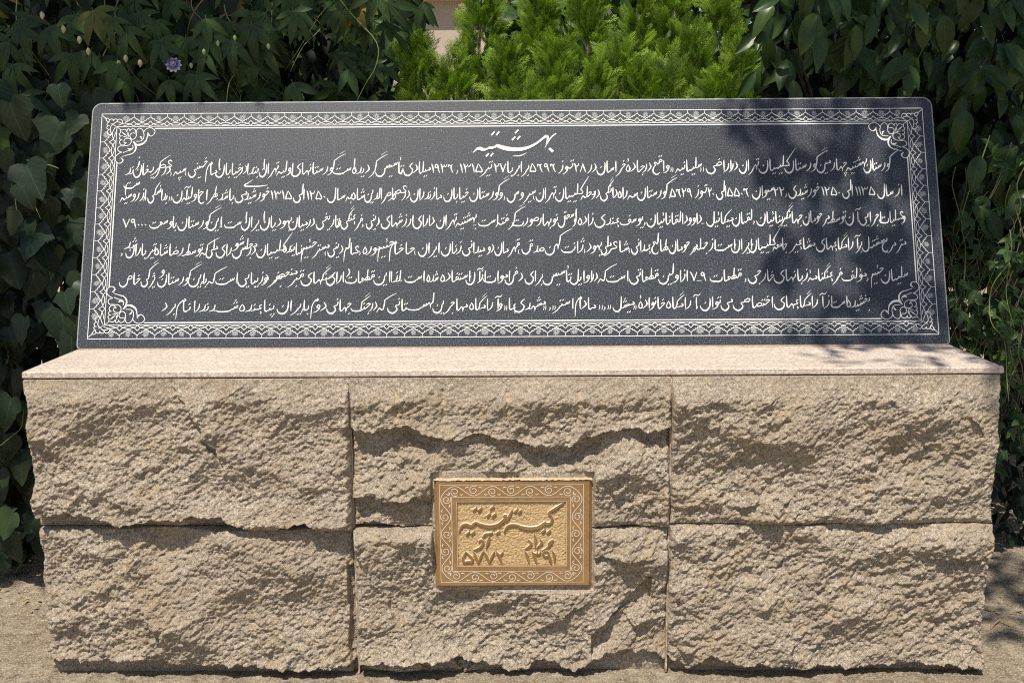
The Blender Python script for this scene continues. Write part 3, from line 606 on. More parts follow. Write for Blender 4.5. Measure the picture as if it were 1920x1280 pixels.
CORNER = [[(-1400.8,820.6),(-1392.3,813.4),(-1386.2,809.3)],[(-1390.2,810.4),(-1382.5,811.3),(-1376.8,805.2),(-1378.8,798.2),(-1384.7,800.3),(-1389.7,809.4)],[(-1376.7,804.2),(-1372.7,807.6),(-1365.0,807.2),(-1363.6,801.1)],[(-1363.7,802.1),(-1359.2,807.5),(-1351.5,807.1),(-1348.8,801.0),(-1353.8,797.0)],[(-1349.2,801.0),(-1343.8,807.4),(-1335.1,805.3),(-1330.9,796.8),(-1335.2,790.8)],[(-1378.8,797.2),(-1384.2,791.2),(-1382.8,785.1),(-1376.1,785.1)],[(-1380.8,783.1),(-1384.6,777.1),(-1380.0,771.0),(-1374.3,771.0)],[(-1378.0,769.0),(-1382.3,761.0),(-1377.0,752.9),(-1365.4,750.8)],[(-1362.0,790.0),(-1352.8,797.0),(-1341.2,795.9),(-1333.2,790.8)],[(-1363.9,789.0),(-1371.1,781.0),(-1370.5,764.9),(-1364.4,750.8)],[(-1368.9,792.1),(-1350.8,779.9)],[(-1348.9,778.8),(-1336.9,770.7)],[(-1336.9,770.7),(-1331.9,767.7),(-1320.5,770.6),(-1314.3,761.5)],[(-1314.3,762.5),(-1312.0,771.5),(-1305.2,770.5),(-1303.8,763.4)],[(-1304.8,764.4),(-1295.7,772.4),(-1285.9,768.3),(-1283.0,758.3),(-1281.0,750.2)],[(-1336.9,770.7),(-1335.3,760.7),(-1339.6,752.7),(-1335.4,746.6),(-1328.8,747.6)],[(-1335.4,745.6),(-1338.2,738.6),(-1334.6,733.6),(-1328.9,734.1)],[(-1329.9,733.5),(-1337.1,726.6),(-1332.6,715.6),(-1321.1,714.1),(-1313.9,722.4)],[(-1332.5,761.6,6),(-1323.4,754.5,20),(-1313.4,746.4,6)],[(-1310.8,761.5,6),(-1309.5,752.4,22),(-1307.8,742.8,6)],[(-1325.7,744.5,6),(-1317.0,742.9,14),(-1308.3,740.8,5)],[(-1287.1,755.9,14),(-1291.0,757.3),(-1298.6,755.4),(-1302.9,748.4),(-1299.5,738.3),(-1291.6,733.9),(-1283.3,740.2),(-1280.6,750.2),(-1282.5,760.3)],[(-1313.5,723.2,14),(-1319.5,720.5),(-1322.3,728.5),(-1318.5,735.5),(-1307.2,738.4),(-1297.8,732.3),(-1298.5,720.3),(-1307.6,712.4),(-1324.7,710.5),(-1336.1,709.6),(-1341.8,702.6),(-1338.9,692.6),(-1327.2,688.6)],[(-1281.0,750.2),(-1280.9,764.3),(-1274.6,773.3),(-1265.0,772.2),(-1258.9,766.1),(-1256.7,760.1)],[(-1256.5,758.1),(-1251.3,768.1),(-1240.2,774.4),(-1228.7,774.3),(-1217.6,765.4),(-1219.1,753.4),(-1229.0,745.4,12),(-1237.9,749.9,26),(-1242.2,758.9,8)],[(-1241.2,757.9,8),(-1242.7,743.9,14),(-1246.8,727.9,24),(-1260.0,716.4,38),(-1277.1,714.5,30),(-1288.3,727.2,8)],[(-1291.2,726.6,8),(-1281.1,712.2,28),(-1280.6,696.2,26),(-1290.6,683.5,18),(-1307.5,678.1,12),(-1326.2,671.6,8)],[(-1327.2,688.6),(-1338.3,682.7),(-1347.7,672.8),(-1347.2,658.8),(-1338.2,649.4),(-1326.9,650.7,14),(-1322.1,660.6,26),(-1330.8,668.7,8)],[(-1256.5,758.1),(-1254.2,750.0),(-1256.3,736.0),(-1264.4,728.1),(-1281.6,727.2)],[(-1268.3,745.1,10),(-1263.3,741.1,26),(-1260.5,733.0,8)],[(-1323.2,686.1),(-1308.3,692.4),(-1295.2,696.3),(-1289.5,704.2),(-1291.3,713.3)],[(-1307.9,702.4,10),(-1301.0,698.7,26),(-1292.6,701.3,8)]]
def suv(px, py):          # a photo pixel on the slab's face, in slab coordinates
    d = RX*((px-960)/1889.34)+RU*((640-py)/1889.34)-RB; nn = Vector((0, math.cos(TILT), -math.sin(TILT))); o = slab.location
    p = CAM+d*((o-CAM).dot(nn)/d.dot(nn))-o; return (p.x, p.dot(Vector((0, math.sin(TILT), math.cos(TILT)))))
VS = (.0003767, .0003734, .0003699, .0003666, .0003630, .0003596)     # metres per lettering unit, line by line
for li, line in enumerate(LINES.strip().split('\n')):
    st = []
    for w in line.split('|'):
        t, xr, xl, v = w.split(' '); xr, xl, v = float(xr)/1000, float(xl)/1000, float(v)/1000
        k = VS[li]
        for s in fitted(t, (xr-xl)/k): st.append([(xr-a*k, v+y*k, w_*k*.85) for a, y, w_ in s])
    if li == 1:      # long backward sweep over the second line
        st.append([(*suv(220+x/5.0526, 325+y/5.0526), w*k) for x, y, w in ((1282, 62, 4), (1240, 92, 8), (1206, 112, 12), (1222, 124, 14), (1300, 126, 13), (1380, 120, 8), (1422, 112, 4))])
    o = put('inscription_line', mesh('inscription_line', *ribbons(st, cut=.36), MAT['white']), slab)
    o['label'] = ('top', 'second', 'third', 'fourth', 'fifth', 'short bottom')[li]+' line of white carved Persian script'
# heading: one long word in a broad pen (traced in 1/9.6 photo pixels)
TT = [[(1655,150,24),(1580,210,26),(1520,290,22),(1455,408,8)],[(1478,330,14),(1500,270,26),(1505,215,46),(1470,205,50),(1420,240,40),(1330,310,40),(1200,385,50),(1050,430,66),(880,438,76),(720,412,80),(600,372,64)],
 [(605,365,56),(550,395,40),(500,408,52),(450,405,44)],[(470,400,36),(420,425,34),(350,445,60),(300,425,66),(250,425,50),(210,450,30),(160,495,10)],
 [(880,556,8),(1000,552,20),(1060,532,16),(1128,500,8)],
 [(545,125,40),(500,175,46)],[(628,125,40),(590,175,46)],[(975,90,40),(925,140,46)],[(915,215,40),(872,265,46)],[(1005,205,40),(965,250,46)],[(440,515,40),(400,560,44)],[(520,510,40),(485,555,44)],[(1545,430,70),(1590,470,70)]]
put('inscription_heading', mesh('inscription_heading', *ribbons([[(*suv(870+x/9.6, 235+y/9.6), w*.000185) for x, y, w in s] for s in TT], .0006, 6, cut=.42), MAT['white']), slab)
# border: two rules, cusped arcade, crossing arcs
FX, FZ0, FZ1 = 1.411, .0365, .823
BXW, BZW = .054, .046
def rect(x, z0, z1, w): return [[(-x, z0, w), (x, z0, w)], [(x, z0, w), (x, z1, w)], [(x, z1, w), (-x, z1, w)], [(-x, z1, w), (-x, z0, w)]]
put('outer_rule', mesh('outer_rule', *ribbons(rect(FX, FZ0, FZ1, .0028)), MAT['white']), slab)
ix, iz0, iz1 = FX-BXW, FZ0+BZW, FZ1-BZW
put('inner_rule', mesh('inner_rule', *ribbons(rect(ix, iz0, iz1, .0026)), MAT['white']), slab)
tx, tz0, tz1, cl = ix-.0075, iz0+.0075, iz1-.0075, .124
put('bold_rule', mesh('bold_rule', *ribbons([[(-tx+.125, tz1, .0048), (tx-.125, tz1, .0048)], [(-tx+.125, tz0, .0048), (tx-.125, tz0, .0048)], [(-tx, tz0+cl, .0048), (-tx, tz1-cl, .0048)], [(tx, tz0+cl, .0048), (tx, tz1-cl, .0048)]]), MAT['white']), slab)
def arcade(u0, u1, n, fx, depth):
    """stubs, cusps and arcs between frame rules; fx(u, t) gives slab coordinates, t inward"""
    st = []; ros = []; p = (u1-u0)/n; s = depth/.046; w = .0019
    for i in range(n+1):
        u = u0+i*p
        st.append([(u, 0, w), (u+.001, .012*s, w)])
        for d in (-1, 1):
            if (i == 0 and d < 0) or (i == n and d > 0): pass
            h = p/2
            st.append([(u, .012*s, w), (u+d*h*.22, .0165*s, w), (u+d*h*.30, .021*s, w)])
            st.append([(u+d*h*.27, .019*s, w), (u+d*h*.45, .0195*s, w), (u+d*h*.55, .0255*s, w)])
            st.append([(u+d*h*.52, .0235*s, w), (u+d*h*.70, .0245*s, w), (u+d*h*.80, .0290*s, w)])
            st.append([(u+d*h*.78, .0275*s, w), (u+d*h*.92, .0285*s, w), (u+d*h, .0325*s, w)])
        if i < n:
            v = u+p
            st.append([(u, .0265*s, w), (u+p*.18, .037*s, w), (u+p*.5, .0425*s, w), (v-p*.18, .037*s, w), (v, .0265*s, w)])
            st.append([(u, .0450*s, w), (u+p*.18, .0375*s, w), (u+p*.5, .0335*s, w), (v-p*.18, .0375*s, w), (v, .0450*s, w)])
            ros.append(fx(u+p/2, .0165*s))
    ros += [fx(u0-p*.46, .0165*s), fx(u1+p*.46, .0165*s)]
    for u, d in ((u0, -1), (u1, 1)):      # half arcs towards the corners
        st.append([(u, .0265*s, w), (u+d*p*.18, .037*s, w), (u+d*p*.6, .0435*s, w)]); st.append([(u, .0450*s, w), (u+d*p*.18, .0375*s, w), (u+d*p*.55, .034*s, w), (u+d*p*.9, .041*s, w)])
    return [[(*fx(u, t), w_) for u, t, w_ in s_] for s_ in st], ros
SIDES = [(-1.300, 1.300, 45, lambda u, t: (u, FZ1-t), BZW), (-1.306, 1.306, 44, lambda u, t: (u, FZ0+t), BZW),
         (.138, .722, 10, lambda u, t: (-FX+t, u), BXW), (.138, .722, 10, lambda u, t: (FX-t, u), BXW)]
ros_me = None
for u0, u1, nn, fx, dp in SIDES:
    st, ros = arcade(u0, u1, nn, fx, dp)
    put('border_arcade', mesh('border_arcade', *ribbons(st, .0006, 3), MAT['white']), slab)
    if ros_me is None:      # small etched daisy
        RS = [[(math.cos(a)*.0025, math.sin(a)*.0025, .0012), (math.cos(a)*.0125*(.8+.2*(k % 2)), math.sin(a)*.0100*(.8+.2*(k % 2)), .0026)] for k in range(17) for a in (2*math.pi*k/17,)]
        ros_me = mesh('rosette', *ribbons(RS, .00045, 1), MAT['etch'])
    for x, z in ros:
        o = put('rosette', ros_me, slab, loc=(x, 0, z)); o.rotation_euler = (0, rnd.uniform(0, 6), 0); o.scale = (rnd.uniform(.8, 1.08),)*3
for mx_ in (1, -1):
    for mz in (1, -1):
        st = []
        for s in CORNER:
            q = []
            for p in s:
                du, dv = (p[0]+1403.7)/1000, (p[1]-826.7)/1000
                w = (p[2] if len(p) > 2 else 11.5)*.000186
                q.append((mx_*(-FX+du), (FZ1+dv) if mz > 0 else (FZ0-dv), w))
            st.append(q)
        put('corner_scroll', mesh('corner_scroll', *ribbons(st, .0009, 5, cut=.3), MAT['white']), slab)

# ------------------------------------------------------------------ small brown plaque let into the middle blocks
PY = -.036; PXc = .0035; PZT, PZB = at(960, 898, PY).z, at(960, 1101, PY).z; PW = .2365; PH = PZT-PZB
plq = tag(empty('stone_plaque', (PXc, PY, PZB)), 'small brown stone plaque with raised Persian lettering set into the plinth', 'plaque')
def q2(x, y): return ((x-825)/740*PW, (1185-y)/1055*PH)        # traced in 1/5.12 photo pixels
ch = .010
PV = []
for yy, ins in ((.03, 0), (.010, 0), (.003, .007), (0, .008)):
    PV += [(-PW+ins, yy, ins), (PW-ins, yy, ins), (PW-ins, yy, PH-ins), (-PW+ins, yy, PH-ins)]
xa, za = q2(300, 970); xb, zb = q2(1325, 345)
PV += [(xa, 0, za), (xb, 0, za), (xb, 0, zb), (xa, 0, zb), (xa+.002, .006, za+.002), (xb-.002, .006, za+.002), (xb-.002, .006, zb-.002), (xa+.002, .006, zb-.002)]
PF = [(r*4+k, r*4+(k+1) % 4, r*4+4+(k+1) % 4, r*4+4+k) for r in range(5) for k in range(4)]
put('plaque_body', mesh('plaque_body', PV, PF, MAT['plaque']), plq)
hx_, hz_ = np.meshgrid(np.linspace(xa, xb, 190), np.linspace(za, zb, 116), indexing='ij')
hh = .0055-.6*np.clip(chips(hx_, hz_, .0042, 91, .9, .9, -1)+.001, -.002, .004)-.0012*fbm(hx_*300, hz_*300, 92, 2)
ih = np.arange(hx_.size).reshape(hx_.shape)
put('hammered_field', mesh('hammered_field', np.stack([hx_, hh, hz_], -1), np.stack([ih[:-1, :-1], ih[1:, :-1], ih[1:, 1:], ih[:-1, 1:]], -1).reshape(-1, 4), MAT['hammered']), plq)
ex, ez = np.meshgrid(np.linspace(-PW, PW, 150), np.linspace(0, 1, 8), indexing='ij')       # raw top edge
ev = np.stack([ex+.001*fbm(ex*90, ez*9, 12, 2), -.0015+ez*.034, PH-.003+.0045*sstep(0, .35, ez)+.0028*fbm(ex*110, ez*7, 14, 3)], -1); ie = np.arange(ex.size).reshape(ex.shape)
put('raw_edge', mesh('raw_edge', ev, np.stack([ie[:-1, :-1], ie[1:, :-1], ie[1:, 1:], ie[:-1, 1:]], -1).reshape(-1, 4), MAT['rawedge']), plq)
PT = [[(1300,355,10),(1230,410,26),(1165,455,28),(1178,485,24),(1190,515,24),(1182,545,22)],[(1190,540,18),(1160,562,28),(1130,556,26)],[(1135,545,30),(1060,598,36),(970,608,36),(880,588,30)],[(885,585,26),(850,572,24),(800,574,28),(768,590,22),(735,640,8)],
 [(870,418,26),(838,448,28)],[(905,428,26),(872,456,28)],[(1125,618,26),(1093,644,28)],[(1175,624,26),(1143,652,28)],
 [(815,425,14),(785,495,26),(757,540,22)],[(735,490,20),(752,478,26),(750,505,26),(690,568,36),(600,588,36),(500,562,30)],[(505,560,26),(470,548,24),(430,580,30),(380,562,26),(340,582,22),(315,640,8)],
 [(645,390,26),(612,418,28)],[(612,458,26),(580,486,28)],[(660,462,26),(628,490,28)],[(485,404,26),(450,432,28)],[(530,406,26),(498,434,28)],[(415,636,26),(380,664,28)],[(460,634,26),(428,660,28)],[(697,632,26),(664,658,28)],
 [(1200,716,14),(1180,738,32),(1155,764,24)],[(1188,745,20),(1140,797,18),(1092,822,6)],[(1078,708,12),(1092,750,26),(1042,798,10)],[(1025,662,12),(1036,720,26),(1030,792,8)],[(965,712,12),(992,760,26),(933,806,8)],
 [(632,640,8),(592,657,24),(562,662,24),(533,692,10)],[(602,680,14),(586,740,26),(568,800,8)],[(500,735,18),(524,718,26),(540,745,24),(510,790,22),(450,812,8)],
 [(935,828,12),(955,870,28),(970,942,8)],[(1003,832,12),(1025,880,28),(1045,946,8)],[(1015,850,20),(1045,856,18),(1052,832,10)],[(1050,852,16),(1072,854,16),(1082,830,8)],
 [(1160,868,18),(1150,836,20),(1122,832,20),(1106,856,20),(1130,880,20),(1160,868,18)],[(1158,850,18),(1172,910,26),(1186,956,8)],[(1195,828,12),(1210,870,28),(1214,942,8)],
 [(376,828,10),(350,895,24),(360,935,26),(398,926,22),(425,932,26),(430,890,24),(376,828,10)],[(450,832,14),(470,880,26),(492,946,10)],[(492,940,10),(512,890,22),(537,830,12)],[(550,832,14),(575,880,26),(597,946,10)],[(597,940,10),(616,890,22),(642,832,12)],
 [(665,832,14),(690,872,26),(716,950,8)],[(682,858,18),(708,858,18),(726,830,8)]]
def raised(strokes, top, back, n=5):
    V, F = [], []
    for j, s in enumerate(strokes):
        p = smooth(s, n); m = len(p); o = len(V)
        for i, (x, z, w) in enumerate(p):
            a, c = p[max(i-1, 0)], p[min(i+1, m-1)]; tx_, tz_ = c[0]-a[0], c[1]-a[1]; l = math.hypot(tx_, tz_) or 1; tx_ /= l; tz_ /= l
            hw = max(w, .0016)/2; y = top-.00005*(j % 7)-.00003*i/m
            if i in (0, m-1): hw *= .75
            for k, yy in ((1.2, back), (1.0, y+.0008), (.72, y), (-.72, y), (-1.0, y+.0008), (-1.2, back)): V.append((x-tz_*hw*k, yy, z+tx_*hw*k))
        F += [(o+6*i+k, o+6*i+k+1, o+6*i+6+k+1, o+6*i+6+k) for i in range(m-1) for k in range(5)]
        F += [tuple(o+k for k in range(6)), tuple(o+6*(m-1)+k for k in range(5, -1, -1))]
    return V, F
sc_ = PW/740
rl = mesh('raised_lettering', *raised([[(*q2(x, y), w*sc_*1.04) for x, y, w in s] for s in PT], -.0004, .0055), MAT['letter']); rl.materials.append(MAT['plwhite'])
for f in rl.polygons:
    if len(f.vertices) == 4 and max(rl.vertices[i].co.y for i in f.vertices) > .004: f.material_index = 1      # pale cut sides
put('raised_lettering', rl, plq)
# pale scroll work: rules and a running vine with curls
def prect(x0, y0, x1, y1, w): c = [q2(x0, y0), q2(x1, y0), q2(x1, y1), q2(x0, y1)]; return [[(*c[k], w), (*c[(k+1) % 4], w)] for k in range(4)]
ps = prect(138, 182, 1485, 1130, .0016)+prect(250, 299, 1365, 1020, .0016)+prect(298, 343, 1327, 972, .0012)
def vine(p0, p1, waves, amp, flip):
    p0, p1 = Vector(p0), Vector(p1); d = p1-p0; L = d.length; d /= L; nrm = Vector((-d.y, d.x)); out = []
    N = waves*16
    f = lambda t: p0+d*(L*t)+nrm*(amp*math.sin(math.pi*waves*t+flip))
    out.append([(*f(i/N), .0017) for i in range(N+1)])
    for i in range(waves):
        t = (i+.5)/waves; sg = -1 if math.sin(math.pi*waves*t+flip) > 0 else 1
        c = p0+d*(L*t)+nrm*(sg*amp*.18); R0 = amp*.95
        sp = []
        for k in range(17):
            a = k/16*2*math.pi*1.3; rr = R0*(1-.042*k)
            sp.append((*(c+d*(rr*math.cos(a+.9))+nrm*(sg*rr*math.sin(a+.9))), .0017))
        out.append(sp)
        e = Vector(sp[-1][:2]); out.append([(*e, .0028), (*(e+d*.003+nrm*(sg*.002)), .0012)])
        for dd in (-1, 1):
            c2 = p0+d*(L*(t+dd*.36/waves))+nrm*(sg*amp*.72)
            out.append([(*(c2-d*.006*dd), .001), (*(c2+nrm*(sg*.0016)), .0026), (*(c2+d*.005*dd-nrm*(sg*.002)), .001)])
    return out
mid = lambda a, b: ((a[0]+b[0])/2, (a[1]+b[1])/2)
A0, A1, A2, A3 = mid(q2(138, 182), q2(250, 299)), mid(q2(1485, 182), q2(1365, 299)), mid(q2(1485, 1130), q2(1365, 1020)), mid(q2(138, 1130), q2(250, 1020))
for a, bb, wv, fl in ((A0, A1, 7, 0), (A1, A2, 5, 0), (A2, A3, 7, 0), (A3, A0, 5, 0)): ps += vine(a, bb, wv, .0145, fl)
put('scroll_border', mesh('scroll_border', *ribbons(ps, .0005, 3), MAT['plwhite']), plq)
# ------------------------------------------------------------------ leaves
def leaf_mesh(name, half, m, fold=.22, droop=.25, wave=.0):
    """half outline from stalk (0,0) to tip (0,1), mirrored; folded along the midrib and drooping"""
    n = len(half); V, F = [], []
    for i, (x, y) in enumerate(half):
        ym = i/(n-1)
        for c in (-1, -.5, 0, .5, 1):
            xx = x*c; yy = ym+(y-ym)*abs(c)
            z = fold*abs(xx)-droop*yy*yy+wave*math.sin(i*2.1+c*2)*abs(c)
            V.append((xx, yy, z))
    for i in range(n-1):
        for k in range(4): F.append((i*5+k, i*5+k+1, i*5+6+k, i*5+5+k))
    F = [f for f in F]
    return mesh(name, V, F, m, True)
IVY = [[(0,.0),(.16,-.10),(.34,-.09),(.46,.06),(.53,.22),(.40,.35),(.34,.50),(.22,.76),(0,1)],
       [(0,.0),(.20,-.11),(.40,-.02),(.47,.16),(.44,.34),(.34,.54),(.20,.78),(.08,.93),(0,1)],
       [(0,.0),(.15,-.13),(.37,-.07),(.45,.05),(.66,.18),(.47,.33),(.37,.46),(.25,.74),(0,1)]]
ivy_me = [leaf_mesh('ivy_leaf', h, MAT['ivy'], f, d, w) for h, f, d, w in ((IVY[0], -.18, .25, .02), (IVY[1], .2, .3, .02), (IVY[2], -.12, .15, .03), (IVY[0], .25, .1, .02), (IVY[1], -.25, .2, .03))]
OV = [(0,0),(.10,.08),(.17,.22),(.205,.38),(.20,.54),(.15,.72),(.08,.88),(.03,.95),(0,1)]
shrub_me = [leaf_mesh('shrub_leaf', [(x*k, y) for x, y in OV], MAT['shrub'], f, d, w) for k, f, d, w in ((1.0, .35, .2, .008), (1.2, .3, .35, .012), (.9, .5, .1, .01), (1.1, .2, .45, .012))]
def lobes(name, spec, m, stalk=0.0):
    V, F = [], []
    for ang, L, w, cur in spec:
        o = len(V); a = math.radians(ang); dx, dy = math.sin(a), math.cos(a)
        for i, t in enumerate((0, .12, .3, .5, .7, .88, 1)):
            hw = w*(.10, .5, .92, 1, .74, .32, .02)[i]
            for c in (-1, 0, 1): V.append((dx*L*t+dy*hw*c, stalk+dy*L*t-dx*hw*c, -cur*t*t*L+.3*hw*abs(c)))
        for i in range(6):
            for k in (0, 1): F.append((o+i*3+k, o+i*3+k+1, o+i*3+4+k, o+i*3+3+k))
    if stalk:
        o = len(V); V += [(-.012, 0, 0), (.012, 0, 0), (.012, stalk, 0), (-.012, stalk, 0)]; F.append((o, o+1, o+2, o+3))
    return mesh(name, V, F, m, True)
pas_me = [lobes('passion_leaf', [(0, 1, .15, c), (38, .92, .135, c), (-40, .94, .135, c), (82, .66, .105, c), (-84, .64, .105, c)], MAT['passion'], .12) for c in (.15, .35, .55)]
pas_me.append(lobes('passion_leaf', [(4, 1, .17, .3), (48, .85, .14, .3), (-44, .88, .14, .4)], MAT['passion'], .12))
crp_me = [lobes('creeper_leaf', [(0, .62, .16, c), (52, .5, .13, c), (-50, .52, .13, c)], MAT['creeper'], .35) for c in (.1, .3, .5)]
crp_me.append(lobes('creeper_leaf', [(0, .6, .17, .2), (45, .5, .13, .2), (-45, .5, .13, .2), (88, .4, .11, .2), (-88, .4, .11, .2)], MAT['creeper'], .3))
def basis(tip, nrm):
    y = tip.normalized(); x = y.cross(nrm).normalized(); z = x.cross(y); return Matrix((x, y, z)).transposed()
def rv(s): return Vector((rnd.uniform(-s, s), rnd.uniform(-s, s), rnd.uniform(-s, s)))
def lmat(p, tip, nrm, s): return Matrix.Translation(p) @ basis(tip, nrm).to_4x4() @ Matrix.Diagonal((s, s, s, 1))
def add_leaf(parent, meshes, p, tip, nrm, s, name='leaf'):
    o = put(name, rnd.choice(meshes), parent); o.matrix_local = Matrix.Translation(-parent.location) @ lmat(p, tip, nrm, s); return o
def leaf_mass(meshes, items, m, name):
    """many leaves as one mesh; items: (point, tip, normal, size)"""
    src = []
    for me in meshes:
        v = np.empty(len(me.vertices)*3, np.float32); me.vertices.foreach_get('co', v); f = np.array([list(p.vertices) for p in me.polygons], np.int32); src.append((v.reshape(-1, 3), f))
    VV, FF, TT_ = [], [], []; tot = 0
    for i, (p, tip, nrm, s) in enumerate(items):
        v, f = src[i % len(src)]; B = np.array(basis(tip, nrm))*s
        VV.append(v @ B.T+np.array(p)); FF.append(f+tot); TT_.append(np.full(len(v), rnd.random())); tot += len(v)
    return mesh(name, np.concatenate(VV), np.concatenate(FF), m, True, np.concatenate(TT_))
FRONT = Vector((0, -1, .35)); DOWN = Vector((0, -.35, -1))
# a cheaper leaf for unseen and inner masses: six faces
cheap = [mesh('plain_leaf', [(0, 0, 0), (-.22, .3, .06), (0, .3, 0), (.22, .3, .06), (-.19, .65, .0), (0, .65, -.08), (.19, .65, 0), (0, 1, -.2), (0, 1, -.2)], [(0, 2, 1, 0)[:3], (0, 3, 2), (1, 2, 5, 4), (2, 3, 6, 5), (4, 5, 7), (5, 6, 7)], None)]
cheap[0].polygons.foreach_set('use_smooth', np.ones(6, dtype=bool))
def tri_mass(items, m, name):
    """leaf mass from the plain leaf, triangles only"""
    v = np.array([(0, 0, 0), (-.22, .3, .06), (0, .3, 0), (.22, .3, .06), (-.19, .65, .0), (0, .65, -.08), (.19, .65, 0), (0, 1, -.2)], np.float32)
    f = np.array([(0, 2, 1), (0, 3, 2), (1, 2, 5), (1, 5, 4), (2, 3, 6), (2, 6, 5), (4, 5, 7), (5, 6, 7)], np.int32)
    n = len(items); B = np.array([np.array(basis(t, nn))*s for _, t, nn, s in items]); P = np.array([tuple(p) for p, _, _, _ in items])
    V = np.einsum('nij,vj->nvi', B, v)+P[:, None, :]; F = f[None]+(np.arange(n)*8)[:, None, None]
    return mesh(name, V.reshape(-1, 3), F.reshape(-1, 3), m, True, np.repeat(rng.rand(n), 8))

# ------------------------------------------------------------------ ivy on the left
def hedge_y(x, z, y0, seed): return y0+.22*float(fbm(np.array([x*2.1]), np.array([z*2.1]), seed, 3)[0])
ivy = tag(empty('ivy', (-1.9, .95, 0)), 'dark broad-leaved ivy climbing left of the slab down to the ground', 'ivy')
for k in range(16):
    x = rnd.uniform(-2.3, -1.35); pts = [(x, .95, 0)]
    for j in range(1, 7): pts.append((x+rnd.uniform(-.12, .12)*j*.5, .9+rnd.uniform(-.08, .08), j*.29))
    put('stem', mesh('stem', *tube(crv(pts, 4), .006, 5, .003), MAT['vine']), ivy, world=True)
for k in range(285):
    for _ in range(40):
        px = rnd.uniform(-110, 205); py = rnd.uniform(150, 1040); Y = rnd.uniform(.55, .95)
        p = at(px, py, Y)
        lim = 150-(py-190)*.02 if py < 650 else (140-(py-650)*1.6 if py < 712 else 40+(py-700)*.09)
        if px < lim+25 and p.z > .03 and (p.x < -1.47 or Y > .72): break
    tip = Vector((rnd.uniform(-.5, .5), rnd.uniform(-.5, .1), -1)); nrm = FRONT+rv(.55)
    add_leaf(ivy, ivy_me, p, tip, nrm, rnd.uniform(.075, .145))
items = []
for k in range(3600):
    x = rnd.uniform(-3.2, -1.0); z = rnd.uniform(0, 2.6); p = Vector((x, rnd.uniform(.95, 1.5), z))
    items.append((p, Vector((rnd.uniform(-.6, .6), -.3, -1)), FRONT+rv(.8), rnd.uniform(.09, .15)))
o = put('inner_foliage', tri_mass(items, MAT['innershade'], 'inner_foliage'), ivy, world=True); tag(o, kind='stuff')
# pale vine shoots that hang in front of the ivy
for a in ([(0, 835), (25, 815), (40, 800), (44, 770)], [(22, 345), (28, 370), (32, 400), (36, 418)], [(60, 350), (64, 380), (72, 400), (76, 410)], [(50, 300), (70, 305), (95, 310), (110, 316)]):
    put('shoot', mesh('shoot', *tube(crv([at(x, y, .62) for x, y in a], 5), .0022, 4, .0012), MAT['greenstem']), ivy, world=True)

# ------------------------------------------------------------------ passion vine hanging over the slab's upper left
pv = tag(empty('passion_vine', (-1.2, 1.3, 0)), 'passion vine with five-fingered leaves and one violet flower above the slab', 'vine')
for k in range(26):
    px = rnd.uniform(-40, 700); Y = rnd.uniform(.9, 1.25); a = at(px, rnd.uniform(-80, 20), Y)
    pts = [a]; q = a.copy()
    for j in range(5): q = q+Vector((rnd.uniform(-.10, .12), rnd.uniform(-.05, .03), -rnd.uniform(.06, .14))); pts.append(q.copy())
    put('stem', mesh('stem', *tube(crv(pts, 4), .0028, 4, .0014), MAT['vine' if k % 3 else 'greenstem']), pv, world=True)
put('stem', mesh('stem', *tube(crv([(-1.2, 1.3, 0), (-1.25, 1.28, .8), (-1.15, 1.2, 1.6), (-1.3, 1.1, 2.4)], 4), .012, 6, .006), MAT['vine']), pv, world=True)
# the row of clear leaves near the slab, then the darker mass behind
row = [(175,105),(180,125),(220,125),(235,150),(275,140),(345,145),(365,150),(390,110),(420,90),(440,85),(500,95),(460,120),(545,165),(320,160),(120,65),(95,60),(30,60),(60,40),(170,30),(205,45),(255,35),(285,50),(390,45),(430,50),(470,55),(400,70),(545,30),(15,90),(40,185),(25,130),(560,40),(350,80),(300,85),(240,60),(130,110)]
for px, py in row:
    p = at(px+rnd.uniform(-6, 6), py-16, rnd.uniform(.78, .92)); add_leaf(pv, pas_me, p, Vector((rnd.uniform(-.45, .45), -.25, -1)), Vector((0, -1, .75))+rv(.35), rnd.uniform(.10, .145))
for k in range(230):
    px = rnd.uniform(-120, 735); py = rnd.uniform(-70, 190)
    if px > 560 and rnd.random() < .35: px -= 300
    if rnd.random() < .12: px = rnd.uniform(640, 798); py = rnd.uniform(-70, 45)
    p = at(px, py, rnd.uniform(.92, 1.3) if px < 735 else rnd.uniform(1.25, 1.5)); add_leaf(pv, pas_me, p, Vector((rnd.uniform(-.7, .7), -.2, -1)), FRONT+rv(.6), rnd.uniform(.09, .145))
items = [(at(rnd.uniform(-250, 800), rnd.uniform(-160, 330), rnd.uniform(1.3, 1.9)), Vector((rnd.uniform(-.6, .6), -.3, -1)), FRONT+rv(.8), rnd.uniform(.09, .15)) for k in range(2000)]
items = [i for i in items if i[0].x < -.365-.09*(i[0].y-1.3)]
o = put('inner_foliage', tri_mass(items, MAT['innershade'], 'inner_foliage'), pv, world=True); tag(o, kind='stuff')
fl = at(325, 121, .80)                                 # the flower
